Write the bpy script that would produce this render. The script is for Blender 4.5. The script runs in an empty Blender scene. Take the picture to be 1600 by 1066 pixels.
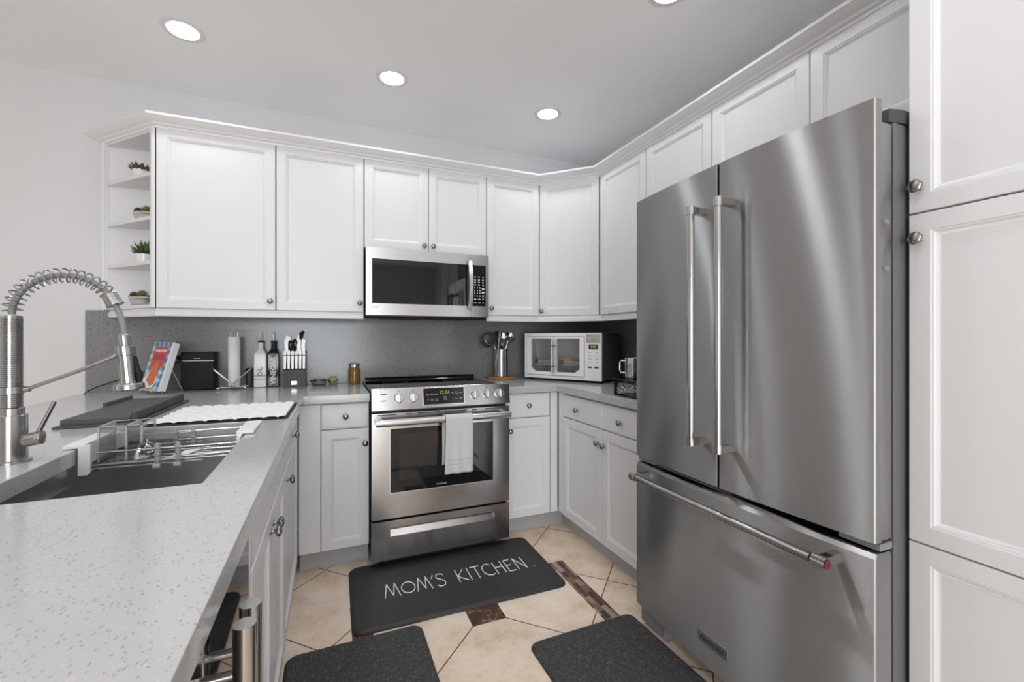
import bpy, bmesh, math, random
from mathutils import Matrix, Vector

PI = math.pi
SC = bpy.context.scene
COL = SC.collection
random.seed(7)

# ------------------------------------------------------------------ camera
F_PX, W_PX, H_PX = 680.0, 1600.0, 1066.0
YAW = math.atan(285.0 / 680.0)
EYE = 1.205
cam_d = bpy.data.cameras.new('camera')
cam = bpy.data.objects.new('camera', cam_d)
COL.objects.link(cam)
cam_d.sensor_width = 36.0
cam_d.lens = 36.0 * F_PX / W_PX
cam_d.shift_y = (529.0 - 533.0) / W_PX
cam_d.clip_start = 0.02
cam.location = (0, 0, EYE)
cam.rotation_euler = (PI / 2, 0, -YAW)
SC.camera = cam

# ------------------------------------------------------------------ exposure, world, added window fill
SC.view_settings.view_transform = 'Standard'
SC.view_settings.look = 'None'
SC.view_settings.exposure = -0.04
SC.view_settings.gamma = 1.0
SC.view_settings.use_curve_mapping = False
SC.cycles.sample_clamp_indirect = 4.0
SC.cycles.max_bounces = 16
SC.cycles.transmission_bounces = 16
SC.cycles.transparent_max_bounces = 16
SC.cycles.diffuse_bounces = 6
SC.cycles.caustics_reflective = False
SC.cycles.caustics_refractive = False

LAMP = 1.35           # watts of each recessed lamp
REAR_FILL = 114.0     # watts of the fill lamp added at the made-up rear glass doors
SIDE_FILL = 3.0    # watts of the fill lamp added at the made-up side window

world = bpy.data.worlds.new('world')
SC.world = world
world.use_nodes = True
world.node_tree.nodes['Background'].inputs[0].default_value = (0.95, 0.98, 1.0, 1)
world.node_tree.nodes['Background'].inputs[1].default_value = 0.9


def fill_lamp(name, loc, rot, sx, sy, watts):  # rectangular lamp added as daylight fill
    l = bpy.data.lights.new(name, 'AREA')
    l.shape = 'RECTANGLE'
    l.size, l.size_y = sx, sy
    l.energy = watts
    l.color = (0.90, 0.952, 1.0)
    o = bpy.data.objects.new(name, l)
    o.location = loc
    o.rotation_euler = rot
    COL.objects.link(o)


# room (metres): the camera stands at x = 0, y = 0
WX0, WX1, WY0, WY1, CEIL = -4.4, 1.95, -3.4, 3.05, 2.62
fill_lamp('fill_rear', (-0.45, WY0 + 0.02, 1.0), (-PI / 2, 0, PI), 2.15, 1.9, REAR_FILL)
fill_lamp('fill_side', (WX0 + 0.02, 0.6, 1.45), (0, -PI / 2, 0), 1.3, 1.9, SIDE_FILL)


# ------------------------------------------------------------------ node helpers
def mat(name, color=(0.8, 0.8, 0.8), rough=0.5, metal=0.0, **kw):
    m = bpy.data.materials.new(name)
    m.use_nodes = True
    b = m.node_tree.nodes['Principled BSDF']
    b.inputs['Base Color'].default_value = (*color, 1)
    b.inputs['Roughness'].default_value = rough
    b.inputs['Metallic'].default_value = metal
    for k, v in kw.items():
        b.inputs[k].default_value = v
    return m


class NT:
    """small wrapper round a material's node tree"""
    def __init__(s, m):
        s.t = m.node_tree
        s.b = s.t.nodes['Principled BSDF']

    def n(s, kind, **props):
        nd = s.t.nodes.new(kind)
        for k, v in props.items():
            setattr(nd, k, v)
        return nd

    def link(s, a, b):
        s.t.links.new(a, b)

    def math(s, op, a, b=None, c=None):
        nd = s.n('ShaderNodeMath', operation=op)
        for i, v in enumerate((a, b, c)):
            if v is None:
                continue
            if isinstance(v, (int, float)):
                nd.inputs[i].default_value = v
            else:
                s.link(v, nd.inputs[i])
        return nd.outputs[0]

    def obj(s):
        return s.n('ShaderNodeTexCoord').outputs['Object']

    def noise(s, vec, scale, detail=2.0, rough=0.5, stretch=None):
        if stretch:
            mp = s.n('ShaderNodeMapping')
            mp.inputs['Scale'].default_value = stretch
            s.link(vec, mp.inputs[0])
            vec = mp.outputs[0]
        nd = s.n('ShaderNodeTexNoise')
        nd.inputs['Scale'].default_value = scale
        nd.inputs['Detail'].default_value = detail
        nd.inputs['Roughness'].default_value = rough
        s.link(vec, nd.inputs['Vector'])
        return nd.outputs[0]

    def ramp(s, fac, stops):
        r = s.n('ShaderNodeValToRGB')
        e = r.color_ramp.elements
        while len(e) < len(stops):
            e.new(0.5)
        for i, (p, c) in enumerate(stops):
            e[i].position = p
            e[i].color = (*c, 1) if len(c) == 3 else c
        s.link(fac, r.inputs[0])
        return r.outputs[0]

    def mix(s, fac, a, b):
        nd = s.n('ShaderNodeMix', data_type='RGBA')
        for sock, v in ((nd.inputs[0], fac), (nd.inputs[6], a), (nd.inputs[7], b)):
            if isinstance(v, (int, float)):
                sock.default_value = v
            elif isinstance(v, tuple):
                sock.default_value = (*v, 1)
            else:
                s.link(v, sock)
        return nd.outputs[2]

    def bump(s, h, strength, dist=0.001):
        nd = s.n('ShaderNodeBump')
        nd.inputs['Strength'].default_value = strength
        nd.inputs['Distance'].default_value = dist
        s.link(h, nd.inputs['Height'])
        s.link(nd.outputs[0], s.b.inputs['Normal'])

    def color(s, c):
        s.link(c, s.b.inputs['Base Color'])


def g(v):
    return (v, v, v)


# ------------------------------------------------------------------ materials
M = {}
M['cabinet'] = mat('cabinet_white', (0.725, 0.725, 0.735), 0.38)
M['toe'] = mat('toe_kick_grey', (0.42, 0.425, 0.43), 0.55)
M['wall'] = mat('wall_paint', (0.66, 0.66, 0.668), 0.85)
M['ceiling'] = mat('ceiling_paint', (0.90, 0.90, 0.905), 0.9)
for k in ('wall', 'ceiling'):
    t = NT(M[k])
    t.bump(t.noise(t.obj(), 180, 3), 0.15, 0.002)
M['trim'] = mat('trim_white', (0.76, 0.76, 0.765), 0.4)
M['white'] = mat('white_plastic', (0.82, 0.82, 0.82), 0.35)
M['ceramic'] = mat('white_ceramic', (0.80, 0.80, 0.79), 0.18)
M['black'] = mat('black_plastic', (0.010, 0.010, 0.011), 0.5, 0.0, **{'Specular IOR Level': 0.25})
M['gloss_black'] = mat('gloss_black', (0.006, 0.006, 0.007), 0.08)
M['glass_black'] = mat('black_glass', (0.008, 0.008, 0.009), 0.03)
M['oven_window'] = mat('oven_window', (0.02, 0.02, 0.021), 0.04)
M['dark'] = mat('dark_grey', (0.05, 0.05, 0.052), 0.5)
M['mid'] = mat('mid_grey', (0.22, 0.22, 0.225), 0.5)
M['print'] = mat('grey_print', (0.55, 0.55, 0.55), 0.5)
M['ink'] = mat('dark_print', (0.03, 0.03, 0.03), 0.5)
M['white_ink'] = mat('white_print', (0.85, 0.85, 0.85), 0.5)
M['chrome'] = mat('chrome', (0.80, 0.80, 0.80), 0.09, 1.0)
M['nickel'] = mat('brushed_nickel', (0.41, 0.405, 0.395), 0.22, 1.0)
M['knob'] = mat('pewter_knob', (0.30, 0.295, 0.29), 0.26, 1.0)
M['steel_case'] = mat('fridge_case', (0.16, 0.16, 0.162), 0.42, 0.3)
M['red'] = mat('red_medallion', (0.13, 0.006, 0.008), 0.25)
M['gold'] = mat('brass_wire', (0.62, 0.44, 0.22), 0.3, 1.0)
M['glass'] = mat('clear_glass', (1, 1, 1), 0.02, 0.0, **{'Transmission Weight': 1.0, 'IOR': 1.45})
M['acrylic_edge'] = mat('acrylic_edge', (0.85, 0.85, 0.85), 0.2, 0.0, **{'Transmission Weight': 0.5})
M['clip'] = mat('frosted_clip', (0.62, 0.62, 0.62), 0.3, 0.0, **{'Transmission Weight': 0.45})
M['honey'] = mat('jar_contents', (0.20, 0.115, 0.012), 0.08)
M['lime'] = mat('lime_sponge', (0.45, 0.52, 0.03), 0.8)
M['paper'] = mat('paper_towel', (0.86, 0.855, 0.83), 0.95)
M['bread'] = mat('bread', (0.50, 0.27, 0.07), 0.7)
M['wood'] = mat('cork', (0.42, 0.20, 0.07), 0.75)
t = NT(M['wood'])
t.color(t.ramp(t.noise(t.obj(), 160, 3), [(0.3, (0.30, 0.13, 0.04)), (0.7, (0.50, 0.25, 0.09))]))
M['screen'] = mat('amber_display', (0.02, 0.02, 0.01), 0.3)
M['led_green'] = mat('green_digits', (0.1, 0.12, 0.02), 0.4, 0.0, **{'Emission Color': (0.50, 0.62, 0.10, 1), 'Emission Strength': 0.35})
M['led_amber'] = mat('amber_digits', (0.1, 0.08, 0.02), 0.4, 0.0, **{'Emission Color': (0.55, 0.50, 0.22, 1), 'Emission Strength': 0.45})
M['lens'] = mat('lamp_lens', (0.9, 0.9, 0.9), 0.5, 0.0, **{'Emission Color': (0.97, 0.985, 1.0, 1), 'Emission Strength': 26.0})


def thin_glass(name, tint, gloss):
    """a thin clear sheet: lets light straight through and mirrors a little of the room"""
    m = bpy.data.materials.new(name)
    m.use_nodes = True
    tr = m.node_tree
    tr.nodes.remove(tr.nodes['Principled BSDF'])
    a = tr.nodes.new('ShaderNodeBsdfTransparent')
    a.inputs['Color'].default_value = (tint, tint, tint, 1)
    b = tr.nodes.new('ShaderNodeBsdfGlossy')
    b.inputs['Roughness'].default_value = 0.02
    fr = tr.nodes.new('ShaderNodeLayerWeight')
    pw = tr.nodes.new('ShaderNodeMath')
    pw.operation = 'POWER'
    pw.inputs[1].default_value = 4.0
    tr.links.new(fr.outputs['Facing'], pw.inputs[0])
    ad = tr.nodes.new('ShaderNodeMath')
    ad.operation = 'MULTIPLY_ADD'
    ad.inputs[1].default_value = 0.8
    ad.inputs[2].default_value = gloss
    tr.links.new(pw.outputs[0], ad.inputs[0])
    mx = tr.nodes.new('ShaderNodeMixShader')
    tr.links.new(ad.outputs[0], mx.inputs[0])
    tr.links.new(a.outputs[0], mx.inputs[1])
    tr.links.new(b.outputs[0], mx.inputs[2])
    tr.links.new(mx.outputs[0], tr.nodes['Material Output'].inputs['Surface'])
    return m


def steel(name, c=0.52, rough=0.30, aniso=0.85, wav=0.0, rot=0.0, grain=0.10):
    """brushed stainless: fine horizontal scratches smear highlights up and down"""
    m = mat(name, (c, c, c * 1.005), rough, 1.0)
    t = NT(m)
    t.b.inputs['Anisotropic'].default_value = aniso
    t.b.inputs['Anisotropic Rotation'].default_value = rot
    tg = t.n('ShaderNodeTangent', direction_type='RADIAL', axis='Z')
    t.link(tg.outputs[0], t.b.inputs['Tangent'])
    o = t.obj()
    fine = t.noise(o, 1.0, 2, 0.6, (30, 30, 600))
    t.link(t.math('ADD', t.math('MULTIPLY', fine, grain * 0.3), rough - grain * 0.15), t.b.inputs['Roughness'])
    if wav:
        t.bump(t.noise(o, 1.0, 1, 0.4, (5.0, 5.0, 2.2)), wav, 0.006)
    return m


M['pane'] = thin_glass('window_pane', 0.97, 0.04)
M['pane_t'] = thin_glass('oven_door_glass', 0.95, 0.08)
M['thin'] = thin_glass('clear_acrylic', 0.97, 0.05)


def brushed(name, c, rough, aniso, wav, dist='GGX'):
    """finely brushed sheet steel: reflections drawn out into long upright streaks"""
    m = bpy.data.materials.new(name)
    m.use_nodes = True
    m.node_tree.nodes.remove(m.node_tree.nodes['Principled BSDF'])
    t = NT.__new__(NT)
    t.t = m.node_tree
    t.b = t.n('ShaderNodeBsdfAnisotropic')
    t.b.distribution = dist
    t.b.inputs['Color'].default_value = (c, c, c * 1.005, 1)
    t.b.inputs['Roughness'].default_value = rough
    t.b.inputs['Anisotropy'].default_value = aniso
    t.link(t.n('ShaderNodeTangent', direction_type='RADIAL', axis='Z').outputs[0], t.b.inputs['Tangent'])
    t.bump(t.noise(t.obj(), 1.0, 1, 0.4, (5.0, 5.0, 2.2)), wav, 0.006)
    t.link(t.b.outputs[0], m.node_tree.nodes['Material Output'].inputs['Surface'])
    return m


M['steel'] = brushed('brushed_steel', 0.47, 0.25, 0.30, 0.02, 'BECKMANN')
M['steel_fridge'] = brushed('brushed_steel_fridge', 0.56, 0.36, 0.80, 0.07)
M['steel_light'] = steel('brushed_steel_light', 0.53, 0.30, 0.7, 0.0, 0.25)
M['sink'] = steel('sink_steel', 0.42, 0.34, 0.5, 0.0, 0.25)

# quartz: pale resin with darker and lighter flakes
def quartz(name, base, dark, light, scale=300, strong=0.62):
    m = mat(name, base, 0.13)
    t = NT(m)
    o = t.obj()
    v = t.n('ShaderNodeTexVoronoi')
    v.inputs['Scale'].default_value = scale
    mp = t.n('ShaderNodeMapping')
    mp.inputs['Scale'].default_value = (1.0, 0.62, 1.0)
    mp.inputs['Rotation'].default_value = (0.3, 0.2, 0.6)
    t.link(o, mp.inputs[0])
    wob = t.n('ShaderNodeMix', data_type='VECTOR')
    nz = t.n('ShaderNodeTexNoise')
    nz.inputs['Scale'].default_value = 60
    t.link(o, nz.inputs[0])
    wob.inputs[0].default_value = 0.012
    t.link(mp.outputs[0], wob.inputs[4])
    t.link(nz.outputs[1], wob.inputs[5])
    t.link(wob.outputs[1], v.inputs['Vector'])
    sep = t.n('ShaderNodeSeparateColor')
    t.link(v.outputs['Color'], sep.inputs[0])
    core = t.math('LESS_THAN', v.outputs['Distance'], 0.42)
    patch = t.noise(o, 22, 2)
    gate = t.math('GREATER_THAN', t.math('ADD', sep.outputs[0], t.math('MULTIPLY', patch, 0.5)), 1.02)
    d = t.math('MULTIPLY', t.math('SUBTRACT', 1.0, t.math('MULTIPLY', v.outputs['Distance'], 1.6)), t.math('MULTIPLY', core, gate))
    l = t.math('MULTIPLY', core, t.math('GREATER_THAN', sep.outputs[1], 0.9))
    big = t.noise(o, 5, 3)
    c0 = t.mix(t.math('MULTIPLY', big, 0.25), base, tuple(x * 0.86 for x in base))
    c1 = t.mix(t.math('MULTIPLY', l, 0.4), c0, light)
    t.color(t.mix(t.math('MULTIPLY', d, strong), c1, dark))
    return m


M['quartz'] = quartz('quartz_counter', (0.49, 0.49, 0.49), (0.22, 0.22, 0.22), (0.57, 0.57, 0.57), 250, 0.75)
M['quartz_shaded'] = quartz('quartz_splash_shaded', (0.235, 0.235, 0.235), (0.07, 0.07, 0.07), (0.40, 0.40, 0.40), 130, 1.0)  # counter quartz again, darkened to stand for shade under the wall cabinets
M['quartz_shaded'].node_tree.nodes['Principled BSDF'].inputs['Roughness'].default_value = 0.2

# black cushioned mat with a leathery grain, and charcoal mats with a woven fleck
M['mat_black'] = mat('mat_black', (0.022, 0.022, 0.023), 0.55)
t = NT(M['mat_black'])
t.bump(t.noise(t.obj(), 500, 3), 0.25, 0.001)
M['mat_grey'] = mat('mat_charcoal', (0.05, 0.05, 0.052), 0.75)
t = NT(M['mat_grey'])
o = t.obj()
n1 = t.noise(o, 1.0, 3, 0.65, (55, 120, 60))
n2 = t.noise(o, 1.0, 3, 0.65, (120, 50, 60))
t.color(t.ramp(t.math('MAXIMUM', n1, n2), [(0.46, g(0.028)), (0.60, g(0.055)), (0.74, g(0.15))]))
t.bump(t.math('MAXIMUM', n1, n2), 0.3, 0.002)

M['towel'] = mat('cotton_towel', (0.60, 0.60, 0.595), 0.95)
t = NT(M['towel'])
t.bump(t.noise(t.obj(), 420, 2), 0.4, 0.002)
M['rubber'] = mat('grey_silicone', (0.075, 0.076, 0.08), 0.6)


def floor_material():
    """large tiles laid on the diagonal, a mosaic border and a dark marble inset"""
    m = mat('floor_tile', (0.5, 0.36, 0.26), 0.32)
    t = NT(m)
    o = t.obj()
    sx = t.n('ShaderNodeSeparateXYZ')
    t.link(o, sx.inputs[0])
    X, Y = sx.outputs[0], sx.outputs[1]
    u = t.math('SUBTRACT', X, 0.628)
    v = t.math('SUBTRACT', Y, 1.815)
    P = 0.647
    a = t.math('DIVIDE', t.math('ADD', u, v), P)
    b = t.math('DIVIDE', t.math('SUBTRACT', u, v), P)

    def todist(q):
        fr = t.math('FRACT', t.math('ADD', q, 100.0))
        return t.math('MULTIPLY', t.math('SUBTRACT', 0.5, t.math('ABSOLUTE', t.math('SUBTRACT', fr, 0.5))), P * 0.7071)
    dist = t.math('MINIMUM', todist(a), todist(b))
    grout = t.math('LESS_THAN', dist, 0.0026)
    # per tile tint
    cell = t.n('ShaderNodeCombineXYZ')
    t.link(t.math('FLOOR', t.math('ADD', a, 100.0)), cell.inputs[0])
    t.link(t.math('FLOOR', t.math('ADD', b, 100.0)), cell.inputs[1])
    wn = t.n('ShaderNodeTexWhiteNoise', noise_dimensions='3D')
    t.link(cell.outputs[0], wn.inputs[0])
    n_big = t.noise(o, 7, 5, 0.6)
    n_small = t.noise(o, 60, 4, 0.6)
    tone = t.math('ADD', t.math('MULTIPLY', n_big, 0.75), t.math('MULTIPLY', n_small, 0.25))
    tone = t.math('ADD', tone, t.math('MULTIPLY', t.math('SUBTRACT', wn.outputs[0], 0.5), 0.10))
    tile = t.ramp(tone, [(0.30, (0.64, 0.465, 0.335)), (0.48, (0.82, 0.66, 0.525)), (0.68, (0.89, 0.77, 0.655))])
    col = t.mix(grout, tile, (0.13, 0.065, 0.035))

    def rect(x0, x1, y0, y1):
        r = t.math('MULTIPLY', t.math('GREATER_THAN', X, x0), t.math('LESS_THAN', X, x1))
        r2 = t.math('MULTIPLY', t.math('GREATER_THAN', Y, y0), t.math('LESS_THAN', Y, y1))
        return t.math('MULTIPLY', r, r2)
    # mosaic border: a ring 8 cm wide of little bricks in rows of three
    ring = t.math('SUBTRACT', rect(0.083, 1.165, 0.55, 2.075), rect(0.165, 1.085, 0.63, 1.995))
    br = t.n('ShaderNodeTexBrick')
    br.offset = 0.5
    sw = t.n('ShaderNodeCombineXYZ')
    t.link(Y, sw.inputs[0])
    t.link(t.math('SUBTRACT', X, 0.083), sw.inputs[1])
    t.link(sw.outputs[0], br.inputs['Vector'])
    br.inputs['Scale'].default_value = 1.0
    br.inputs['Brick Width'].default_value = 0.058
    br.inputs['Row Height'].default_value = 0.0274
    br.inputs['Mortar Size'].default_value = 0.0016
    br.inputs['Mortar'].default_value = (0.22, 0.15, 0.11, 1)
    br.inputs['Color1'].default_value = (0, 0, 0, 1)
    br.inputs['Color2'].default_value = (1, 1, 1, 1)
    br.inputs['Bias'].default_value = 0.0
    mos = t.ramp(br.outputs['Color'], [(0.0, (0.05, 0.022, 0.013)), (0.30, (0.09, 0.045, 0.03)), (0.42, (0.20, 0.12, 0.08)), (0.55, (0.12, 0.06, 0.035)), (0.68, (0.42, 0.32, 0.24)), (0.82, (0.07, 0.03, 0.02)), (0.92, (0.34, 0.25, 0.18))])
    mos.node.color_ramp.interpolation = 'CONSTANT'
    mos = t.mix(br.outputs['Fac'], mos, (0.24, 0.165, 0.12))
    mos = t.mix(t.math('MULTIPLY', n_small, 0.25), mos, (0.09, 0.05, 0.03))
    col = t.mix(ring, col, mos)
    # dark marble square
    sq = t.math('ADD', rect(0.552, 0.704, 1.740, 1.892), rect(0.552, 0.704, 1.093, 1.245))
    vein = t.n('ShaderNodeTexNoise')
    vein.inputs['Scale'].default_value = 11
    vein.inputs['Detail'].default_value = 6
    t.link(o, vein.inputs[0])
    vv = t.math('ABSOLUTE', t.math('SUBTRACT', vein.outputs[0], 0.5))
    marble = t.ramp(vv, [(0.0, (0.42, 0.30, 0.22)), (0.012, (0.10, 0.05, 0.03)), (0.2, (0.045, 0.02, 0.013))])
    col = t.mix(sq, col, marble)
    t.color(col)
    t.link(t.math('ADD', t.math('MULTIPLY', n_small, 0.2), 0.26), t.b.inputs['Roughness'])
    hgt = t.math('SUBTRACT', t.math('MULTIPLY', n_big, 0.25), t.math('MULTIPLY', grout, 0.9))
    t.bump(hgt, 0.35, 0.002)
    return m


M['floor'] = floor_material()

# ------------------------------------------------------------------ mesh builder
def bez_box(x0, x1, y0, y1, z0, z1, b, seg):
    bm = bmesh.new()
    bmesh.ops.create_cube(bm, size=1.0)
    for v in bm.verts:
        v.co = Vector(((x0 + x1) / 2 + v.co.x * (x1 - x0), (y0 + y1) / 2 + v.co.y * (y1 - y0), (z0 + z1) / 2 + v.co.z * (z1 - z0)))
    if b > 0:
        bmesh.ops.bevel(bm, geom=list(bm.edges), offset=b, segments=seg, profile=0.5, affect='EDGES')
    bm.verts.index_update()
    vs = [v.co.copy() for v in bm.verts]
    fs = [[v.index for v in f.verts] for f in bm.faces]
    bm.free()
    return vs, fs


class MB:
    """collects shapes into one mesh; .mi is the current material slot, .m an optional transform"""
    def __init__(s, m=None):
        s.bm = bmesh.new()
        s.mi = 0
        s.m = m

    def add(s, vs, fs, m=None):
        mm = m if m is not None else s.m
        vv = []
        for v in vs:
            v = Vector(v)
            if mm is not None:
                v = mm @ v
            vv.append(s.bm.verts.new(v))
        for f in fs:
            try:
                fc = s.bm.faces.new([vv[i] for i in f])
                fc.material_index = s.mi
            except ValueError:
                pass
        return s

    def box(s, x0, x1, y0, y1, z0, z1, b=0.0, seg=2, m=None):
        x0, x1 = min(x0, x1), max(x0, x1)
        y0, y1 = min(y0, y1), max(y0, y1)
        z0, z1 = min(z0, z1), max(z0, z1)
        return s.add(*bez_box(x0, x1, y0, y1, z0, z1, b, seg), m=m)

    def cyl(s, p0, p1, r0, r1=None, n=20, caps=True):
        r1 = r0 if r1 is None else r1
        p0, p1 = Vector(p0), Vector(p1)
        d = (p1 - p0).normalized()
        a = d.orthogonal().normalized()
        c = d.cross(a)
        vs, fs = [], []
        for p, r in ((p0, r0), (p1, r1)):
            for i in range(n):
                t = 2 * PI * i / n
                vs.append(p + (a * math.cos(t) + c * math.sin(t)) * r)
        for i in range(n):
            j = (i + 1) % n
            fs.append([i, j, n + j, n + i])
        if caps:
            fs.append(list(range(n))[::-1])
            fs.append(list(range(n, 2 * n)))
        return s.add(vs, fs)

    def lathe(s, prof, n=28, m=None, mod=None):
        """prof: (radius, height) pairs round local z; closes to a point where the radius is 0"""
        vs, fs, rings = [], [], []
        for r, z in prof:
            if r < 1e-7:
                rings.append([len(vs)])
                vs.append((0, 0, z))
            else:
                rings.append(list(range(len(vs), len(vs) + n)))
                for i in range(n):
                    t = 2 * PI * i / n
                    k = r * (mod(t, z) if mod else 1.0)
                    vs.append((k * math.cos(t), k * math.sin(t), z))
        for a, b in zip(rings, rings[1:]):
            for i in range(n):
                j = (i + 1) % n
                if len(a) == 1 and len(b) == 1:
                    continue
                if len(a) == 1:
                    fs.append([a[0], b[j], b[i]])
                elif len(b) == 1:
                    fs.append([a[i], a[j], b[0]])
                else:
                    fs.append([a[i], a[j], b[j], b[i]])
        return s.add(vs, fs, m=m)

    def tube(s, pts, r, n=10, closed=False, caps=True):
        pts = [Vector(p) for p in pts]
        k = len(pts)
        rs = r if isinstance(r, (list, tuple)) else [r] * k
        tang = []
        for i in range(k):
            if closed:
                d = pts[(i + 1) % k] - pts[i - 1]
            else:
                d = pts[min(i + 1, k - 1)] - pts[max(i - 1, 0)]
            tang.append(d.normalized())
        a = tang[0].orthogonal().normalized()
        vs, fs = [], []
        for i in range(k):
            if i:
                q = tang[i - 1].rotation_difference(tang[i])
                a = q @ a
            a = (a - tang[i] * a.dot(tang[i])).normalized()
            c = tang[i].cross(a)
            for j in range(n):
                t = 2 * PI * j / n
                vs.append(pts[i] + (a * math.cos(t) + c * math.sin(t)) * rs[i])
        last = k if closed else k - 1
        for i in range(last):
            for j in range(n):
                p, q = i * n, ((i + 1) % k) * n
                fs.append([p + j, p + (j + 1) % n, q + (j + 1) % n, q + j])
        if caps and not closed:
            fs.append(list(range(n))[::-1])
            fs.append(list(range((k - 1) * n, k * n)))
        return s.add(vs, fs)

    def prism(s, poly, lo, hi, axis='z', m=None):
        """extrude a 2d outline along an axis: z -> (x,y), y -> (x,z), x -> (y,z)"""
        k = len(poly)
        f3 = {'z': lambda p, h: (p[0], p[1], h), 'y': lambda p, h: (p[0], h, p[1]), 'x': lambda p, h: (h, p[0], p[1])}[axis]
        vs = [f3(p, lo) for p in poly] + [f3(p, hi) for p in poly]
        fs = [[i, (i + 1) % k, k + (i + 1) % k, k + i] for i in range(k)]
        fs.append(list(range(k))[::-1])
        fs.append(list(range(k, 2 * k)))
        return s.add(vs, fs, m=m)

    def sweep(s, path, prof, m0=None, m1=None):
        """profile (outward offset, z) swept along a plan path with mitred corners; outward is to the right-hand of travel"""
        n = len(path)
        nr = []
        for i in range(n - 1):
            d = Vector((path[i + 1][0] - path[i][0], path[i + 1][1] - path[i][1])).normalized()
            nr.append(Vector((d.y, -d.x)))
        vs, fs = [], []
        for i in range(n):
            if i == 0:
                mt = Vector(m0) if m0 else nr[0]
            elif i == n - 1:
                mt = Vector(m1) if m1 else nr[-1]
            else:
                mt = (nr[i - 1] + nr[i]) / (1.0 + nr[i - 1].dot(nr[i]))
            for o, z in prof:
                vs.append((path[i][0] + mt.x * o, path[i][1] + mt.y * o, z))
        k = len(prof)
        for i in range(n - 1):
            for j in range(k):
                j2 = (j + 1) % k
                fs.append([i * k + j, i * k + j2, (i + 1) * k + j2, (i + 1) * k + j])
        fs.append(list(range(k))[::-1])
        fs.append(list(range((n - 1) * k, n * k)))
        return s.add(vs, fs)

    def slab(s, xs, ys, full, z0, z1, b=0.003):
        """a slab over the filled cells of a grid, one skin, its edges eased"""
        bm = bmesh.new()
        V = {}

        def vt(i, j, z):
            if (i, j, z) not in V:
                V[(i, j, z)] = bm.verts.new((xs[i], ys[j], z))
            return V[(i, j, z)]
        on = lambda i, j: 0 <= i < len(xs) - 1 and 0 <= j < len(ys) - 1 and full(i, j)
        for i in range(len(xs) - 1):
            for j in range(len(ys) - 1):
                if not on(i, j):
                    continue
                bm.faces.new([vt(i, j, z1), vt(i + 1, j, z1), vt(i + 1, j + 1, z1), vt(i, j + 1, z1)])
                bm.faces.new([vt(i, j + 1, z0), vt(i + 1, j + 1, z0), vt(i + 1, j, z0), vt(i, j, z0)])
                for (di, dj, a, c) in ((0, -1, (i, j), (i + 1, j)), (1, 0, (i + 1, j), (i + 1, j + 1)), (0, 1, (i + 1, j + 1), (i, j + 1)), (-1, 0, (i, j + 1), (i, j))):
                    if not on(i + di, j + dj):
                        bm.faces.new([vt(*a, z0), vt(*c, z0), vt(*c, z1), vt(*a, z1)])
        bm.normal_update()
        ed = [e for e in bm.edges if len(e.link_faces) == 2 and e.calc_face_angle() > 1.0]
        bmesh.ops.bevel(bm, geom=ed, offset=b, segments=2, profile=0.5, affect='EDGES')
        bm.verts.index_update()
        vs = [v.co.copy() for v in bm.verts]
        fs = [[v.index for v in f.verts] for f in bm.faces]
        bm.free()
        return s.add(vs, fs)

    def text(s, body, size, m, depth=0.0006, bold=0.0, align='CENTER', shear=0.0):
        """lettering in local x (along) and y (up), standing out along local z"""
        cu = bpy.data.curves.new('lettering', 'FONT')
        cu.body = body
        cu.size = size
        cu.extrude = depth
        cu.offset = bold
        cu.shear = shear
        cu.align_x = align
        cu.align_y = 'CENTER'
        cu.resolution_u = 3
        ob = bpy.data.objects.new('lettering', cu)
        COL.objects.link(ob)
        dg = bpy.context.evaluated_depsgraph_get()
        me = bpy.data.meshes.new_from_object(ob.evaluated_get(dg))
        s.add([v.co.copy() for v in me.vertices], [list(p.vertices) for p in me.polygons], m=m)
        bpy.data.meshes.remove(me)
        bpy.data.objects.remove(ob)
        bpy.data.curves.remove(cu)
        return s

    def build(s, name, mats, parent=None, world=True, angle=35.0, normals=True):
        me = bpy.data.meshes.new(name)
        if normals:
            bmesh.ops.recalc_face_normals(s.bm, faces=list(s.bm.faces))
        s.bm.to_mesh(me)
        s.bm.free()
        for mt in (mats if isinstance(mats, (list, tuple)) else [mats]):
            me.materials.append(M[mt] if isinstance(mt, str) else mt)
        ob = bpy.data.objects.new(name, me)
        COL.objects.link(ob)
        if parent is not None:
            if world:
                me.transform(ROOT[parent.name].inverted())
            ob.parent = parent
            ROOT[ob.name] = ROOT[parent.name]
        else:
            ROOT[ob.name] = Matrix()
        for p in me.polygons:
            p.use_smooth = True
        me.set_sharp_from_angle(angle=math.radians(angle))
        wn_ = ob.modifiers.new('weighted_normals', 'WEIGHTED_NORMAL')
        wn_.keep_sharp = True
        return ob


ROOT = {}


def tag(o, label, cat, group=None):
    o['label'] = label
    o['category'] = cat
    if group:
        o['group'] = group
    return o


def thing(name, label, cat, loc=(0, 0, 0), rz=0.0, group=None):
    o = bpy.data.objects.new(name, None)
    o.empty_display_size = 0.1
    COL.objects.link(o)
    o.location = loc
    o.rotation_euler = (0, 0, rz)
    ROOT[o.name] = Matrix.Translation(loc) @ Matrix.Rotation(rz, 4, 'Z')
    return tag(o, label, cat, group)


def structure(ob):
    ob['kind'] = 'structure'
    return ob


def copy_tree(o, loc, rz=None, label=None, parent=None):
    c = o.copy()
    COL.objects.link(c)
    if parent is not None:
        c.parent = parent
    else:
        c.location = loc
        if rz is not None:
            c.rotation_euler = (0, 0, rz)
        if label:
            c['label'] = label
        ROOT[c.name] = Matrix.Translation(loc) @ Matrix.Rotation(c.rotation_euler[2], 4, 'Z')
    for ch in list(o.children):
        copy_tree(ch, None, parent=c)
    return c


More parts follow.
